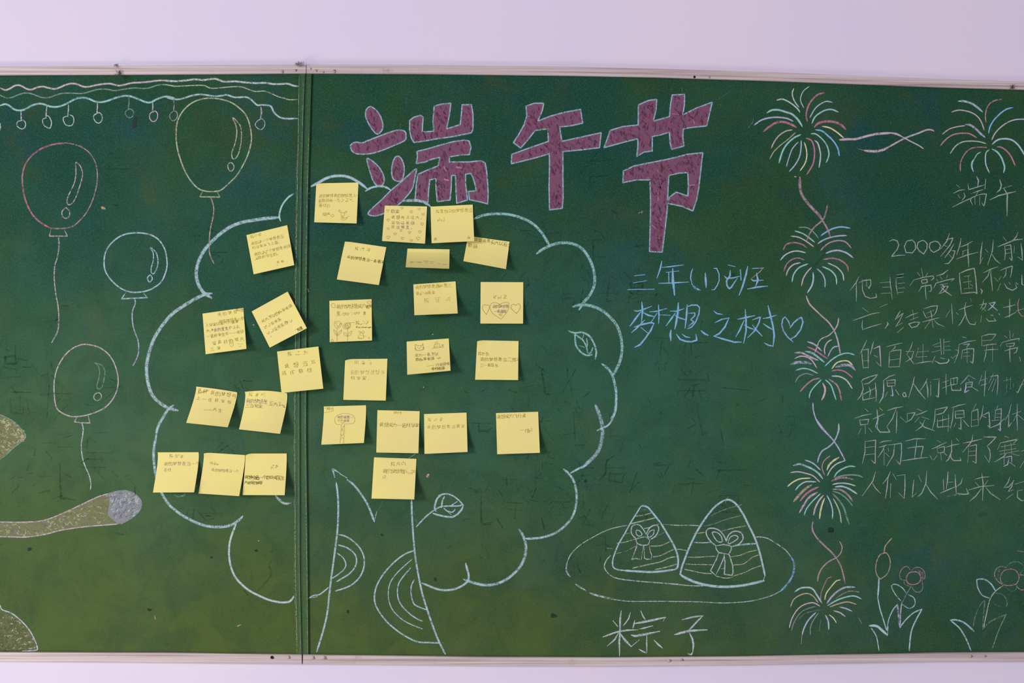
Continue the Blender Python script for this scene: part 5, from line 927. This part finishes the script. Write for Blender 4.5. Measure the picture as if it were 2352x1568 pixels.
n = Note('sticky note with a tall pencil tree and a small name box in its corner', [(743.7, 933.2), (840.6, 930.4), (835.8, 1016.9), (738, 1020.9)], .010, bend=1.2)
n.write([(745, 935.5, 6.5, 6, '罗明宇', 'n', .8), (774.5, 955, 6.4, 7.2, '我的家是一', 'v', .85), (775, 963, 6, 7, '个大老家', 'v', .85)])
n.doodle('tree_doodle', ZH, '410,1072 350,1075 320,1035 325,980 360,940 420,915 480,908 550,920 600,950 622,1000 605,1050 560,1065 465,1068; p 418,1075 395,1362; p 465,1068 448,1362; 415,1040 440,1060 465,1030; 420,1090 435,1070; 460,1090 445,1120; 415,1150 435,1130 430,1170; 455,1150 445,1190; 405,1220 425,1250 450,1210; 410,1300 420,1270; 450,1290 435,1270', 'n', .8)
n.doodle('name_box', ZH, 'p 158,900 293,875 293,805', 'n', .8)
n = Note('sticky note with one wide row of writing, directly below left of the cat note', [(866.9, 941.6), (964, 943.9), (961, 1040.6), (864.3, 1038.8)], .010)
n.write([(905, 945, 5.4, 6, '林宇轩', 'n', .8), (872, 970, 9, 10.2, '我想成为一名科学家', 'n', 1.0)])
n = Note('sticky note in the middle of the lower row with pale green-grey writing at top left', [(974, 950.6), (1071.6, 947.2), (1073.9, 1037.6), (975, 1042)], .009)
n.write([(983, 960, 8, 13, '陈彦溪', 'f', .9), (981, 977, 8, 11.2, '我的梦想是当画家', 'f', .85)])
n = Note('sticky note furthest right in the lower row, two words at its right middle', [(1139.2, 948.3), (1236.1, 945.3), (1240, 1039.6), (1142, 1042.8)], .009)
n.write([(1141, 952, 9, 9.6, '我想成为飞行员', 'n', .9), (1206, 984, 9, 8.4, '佳欣', 'n', .9)])
n.doodle('dash', ZI, 'p 1840,527 1900,527', 'n', .9)
n = Note('leftmost of the three sticky notes in the bottom left row', [(362, 1038.5), (456, 1038.2), (445.8, 1130.3), (351.3, 1130.7)], .014, bend=2.6, side=.5)
n.write([(389, 1043, 8.5, 11.5, '陈雨西', 'v', .8), (376, 1060, 8.5, 10.5, '我的梦想是当一个', 'v', .8), (376, 1075, 8, 9, '手练.', 'v', .8)])
n = Note('middle one of the three sticky notes in the bottom left row, one corner curled', [(468, 1038.6), (562.6, 1044.7), (549.3, 1139), (456, 1132.9)], .014, bend=2.0, curl=2.5, side=.4)
n.write([(482, 1060, 6.5, 7, '林子涵', 'f', .8), (486, 1075, 7, 8, '我的梦想是当一个', 'v', .7)])
n = Note('rightmost of the three sticky notes in the bottom left row, dark blotted line of writing', [(563.6, 1041.3), (658.3, 1041), (653.7, 1136.9), (556.8, 1136.5)], .013, bend=1.2, curl=4.0, side=.3, over=.0004)
n.write([(621, 1067, 9, 10, '浩阳', 'n', 1.0), (562, 1091, 8.6, 8.2, '我想做名一个教练成医生', 'k', 1.1), (561, 1104, 7, 7, '大老师的梦想', 'k', 1.1)], ang=.02)
n.doodle('ink_blot', ZG, 'w3 ck 1622,588 1665,595; w2.4 ck 1700,590 1760,600; w2 ck 1700,620 1760,630', 'k', 2, .8)
n = Note('lowest sticky note, standing alone over the right side of the tree trunk', [(859.2, 1049.9), (956.5, 1053.4), (951.5, 1146.7), (853.3, 1144.5)], .012, side=.4)
n.write([(898, 1060, 9, 12.5, '陈天泽', 'n', .85), (879, 1076, 9.6, 9.6, '我的梦想是玩遍天', 'n', .85), (879, 1091, 7, 9, '下.', 'n', .85)])

# ================================================================ rubbed-out writing that still shows
def ghost(par, items, seed, name='erased_writing'):
    r = random.Random(seed); S = Strokes(board_place())
    for x, y, s, ch in items:
        for st in glyph(ch):
            if r.random() < .42: continue
            pts = [(x + a / 9 * s + r.uniform(-3, 3), y + b_ / 9 * s + r.uniform(-3, 3)) for a, b_ in st]
            S.add(pts, r.uniform(5, 9), lin(COL['d']), r.uniform(.14, .42))
    for _ in range(int(len(items) * 4)):
        x, y, s, ch = r.choice(items); x += r.uniform(-s, s); y += r.uniform(-s, s); a = r.uniform(0, 3.14); l = r.uniform(6, 22)
        S.add([(x, y), (x + math.cos(a) * l, y + math.sin(a) * l)], r.uniform(5, 12), lin(COL['d']), r.uniform(.12, .38))
    o = S.build(name, m_ghost, par, 'dark ghost of rubbed out writing'); o['kind'] = 'stuff'
ghost(rb, [(1235, 530, 56, '你'), (1335, 540, 56, '辆'), (1420, 540, 60, '飞'), (1180, 640, 60, '强'), (1290, 645, 70, '民'), (1370, 640, 50, '手'), (1440, 650, 44, '星'),
           (1120, 850, 54, '语'), (1205, 845, 60, '我'), (1290, 845, 60, '在'), (1490, 770, 50, '不'), (1570, 780, 56, '你'), (1560, 850, 60, '学'), (1080, 945, 46, '老'), (1300, 950, 60, '北'), (1220, 960, 50, '天'),
           (1560, 930, 66, '我'), (1640, 960, 60, '花'), (1470, 945, 50, '成'), (1370, 950, 56, '世'), (1140, 1060, 52, '虐'), (1230, 1060, 40, '小'), (1290, 1060, 60, '永'), (1380, 1050, 56, '后'), (1410, 1055, 70, '作'), (1490, 1060, 60, '非'),
           (1560, 1070, 50, '学'), (1650, 1060, 60, '大'), (1060, 1140, 66, '北'), (1160, 1150, 44, '于'), (1255, 1145, 50, '行'), (1340, 1140, 66, '信'), (1440, 1150, 60, '有'), (1350, 1230, 60, '乐'), (1290, 1270, 50, '不'), (1080, 1230, 50, '不'),
           (1330, 350, 80, '有'), (1190, 640, 40, '大'), (1860, 560, 60, '大'), (1660, 840, 60, '上'), (1780, 950, 50, '小'), (1650, 1130, 46, '三')], 5)
ghost(lb, [(0, 820, 46, '星'), (20, 900, 50, '画'), (80, 830, 56, '不'), (95, 890, 70, '校'), (95, 990, 66, '好'), (90, 1070, 76, '北'), (200, 980, 60, '星'), (190, 1050, 50, '天'), (230, 870, 60, '文'), (30, 1080, 50, '小'),
           (270, 1080, 50, '大'), (460, 1150, 50, '一'), (540, 870, 40, '小'), (500, 1020, 40, '个'), (250, 340, 50, '三'), (120, 700, 40, '小'), (590, 1300, 60, '大'), (480, 560, 40, '一')], 6)
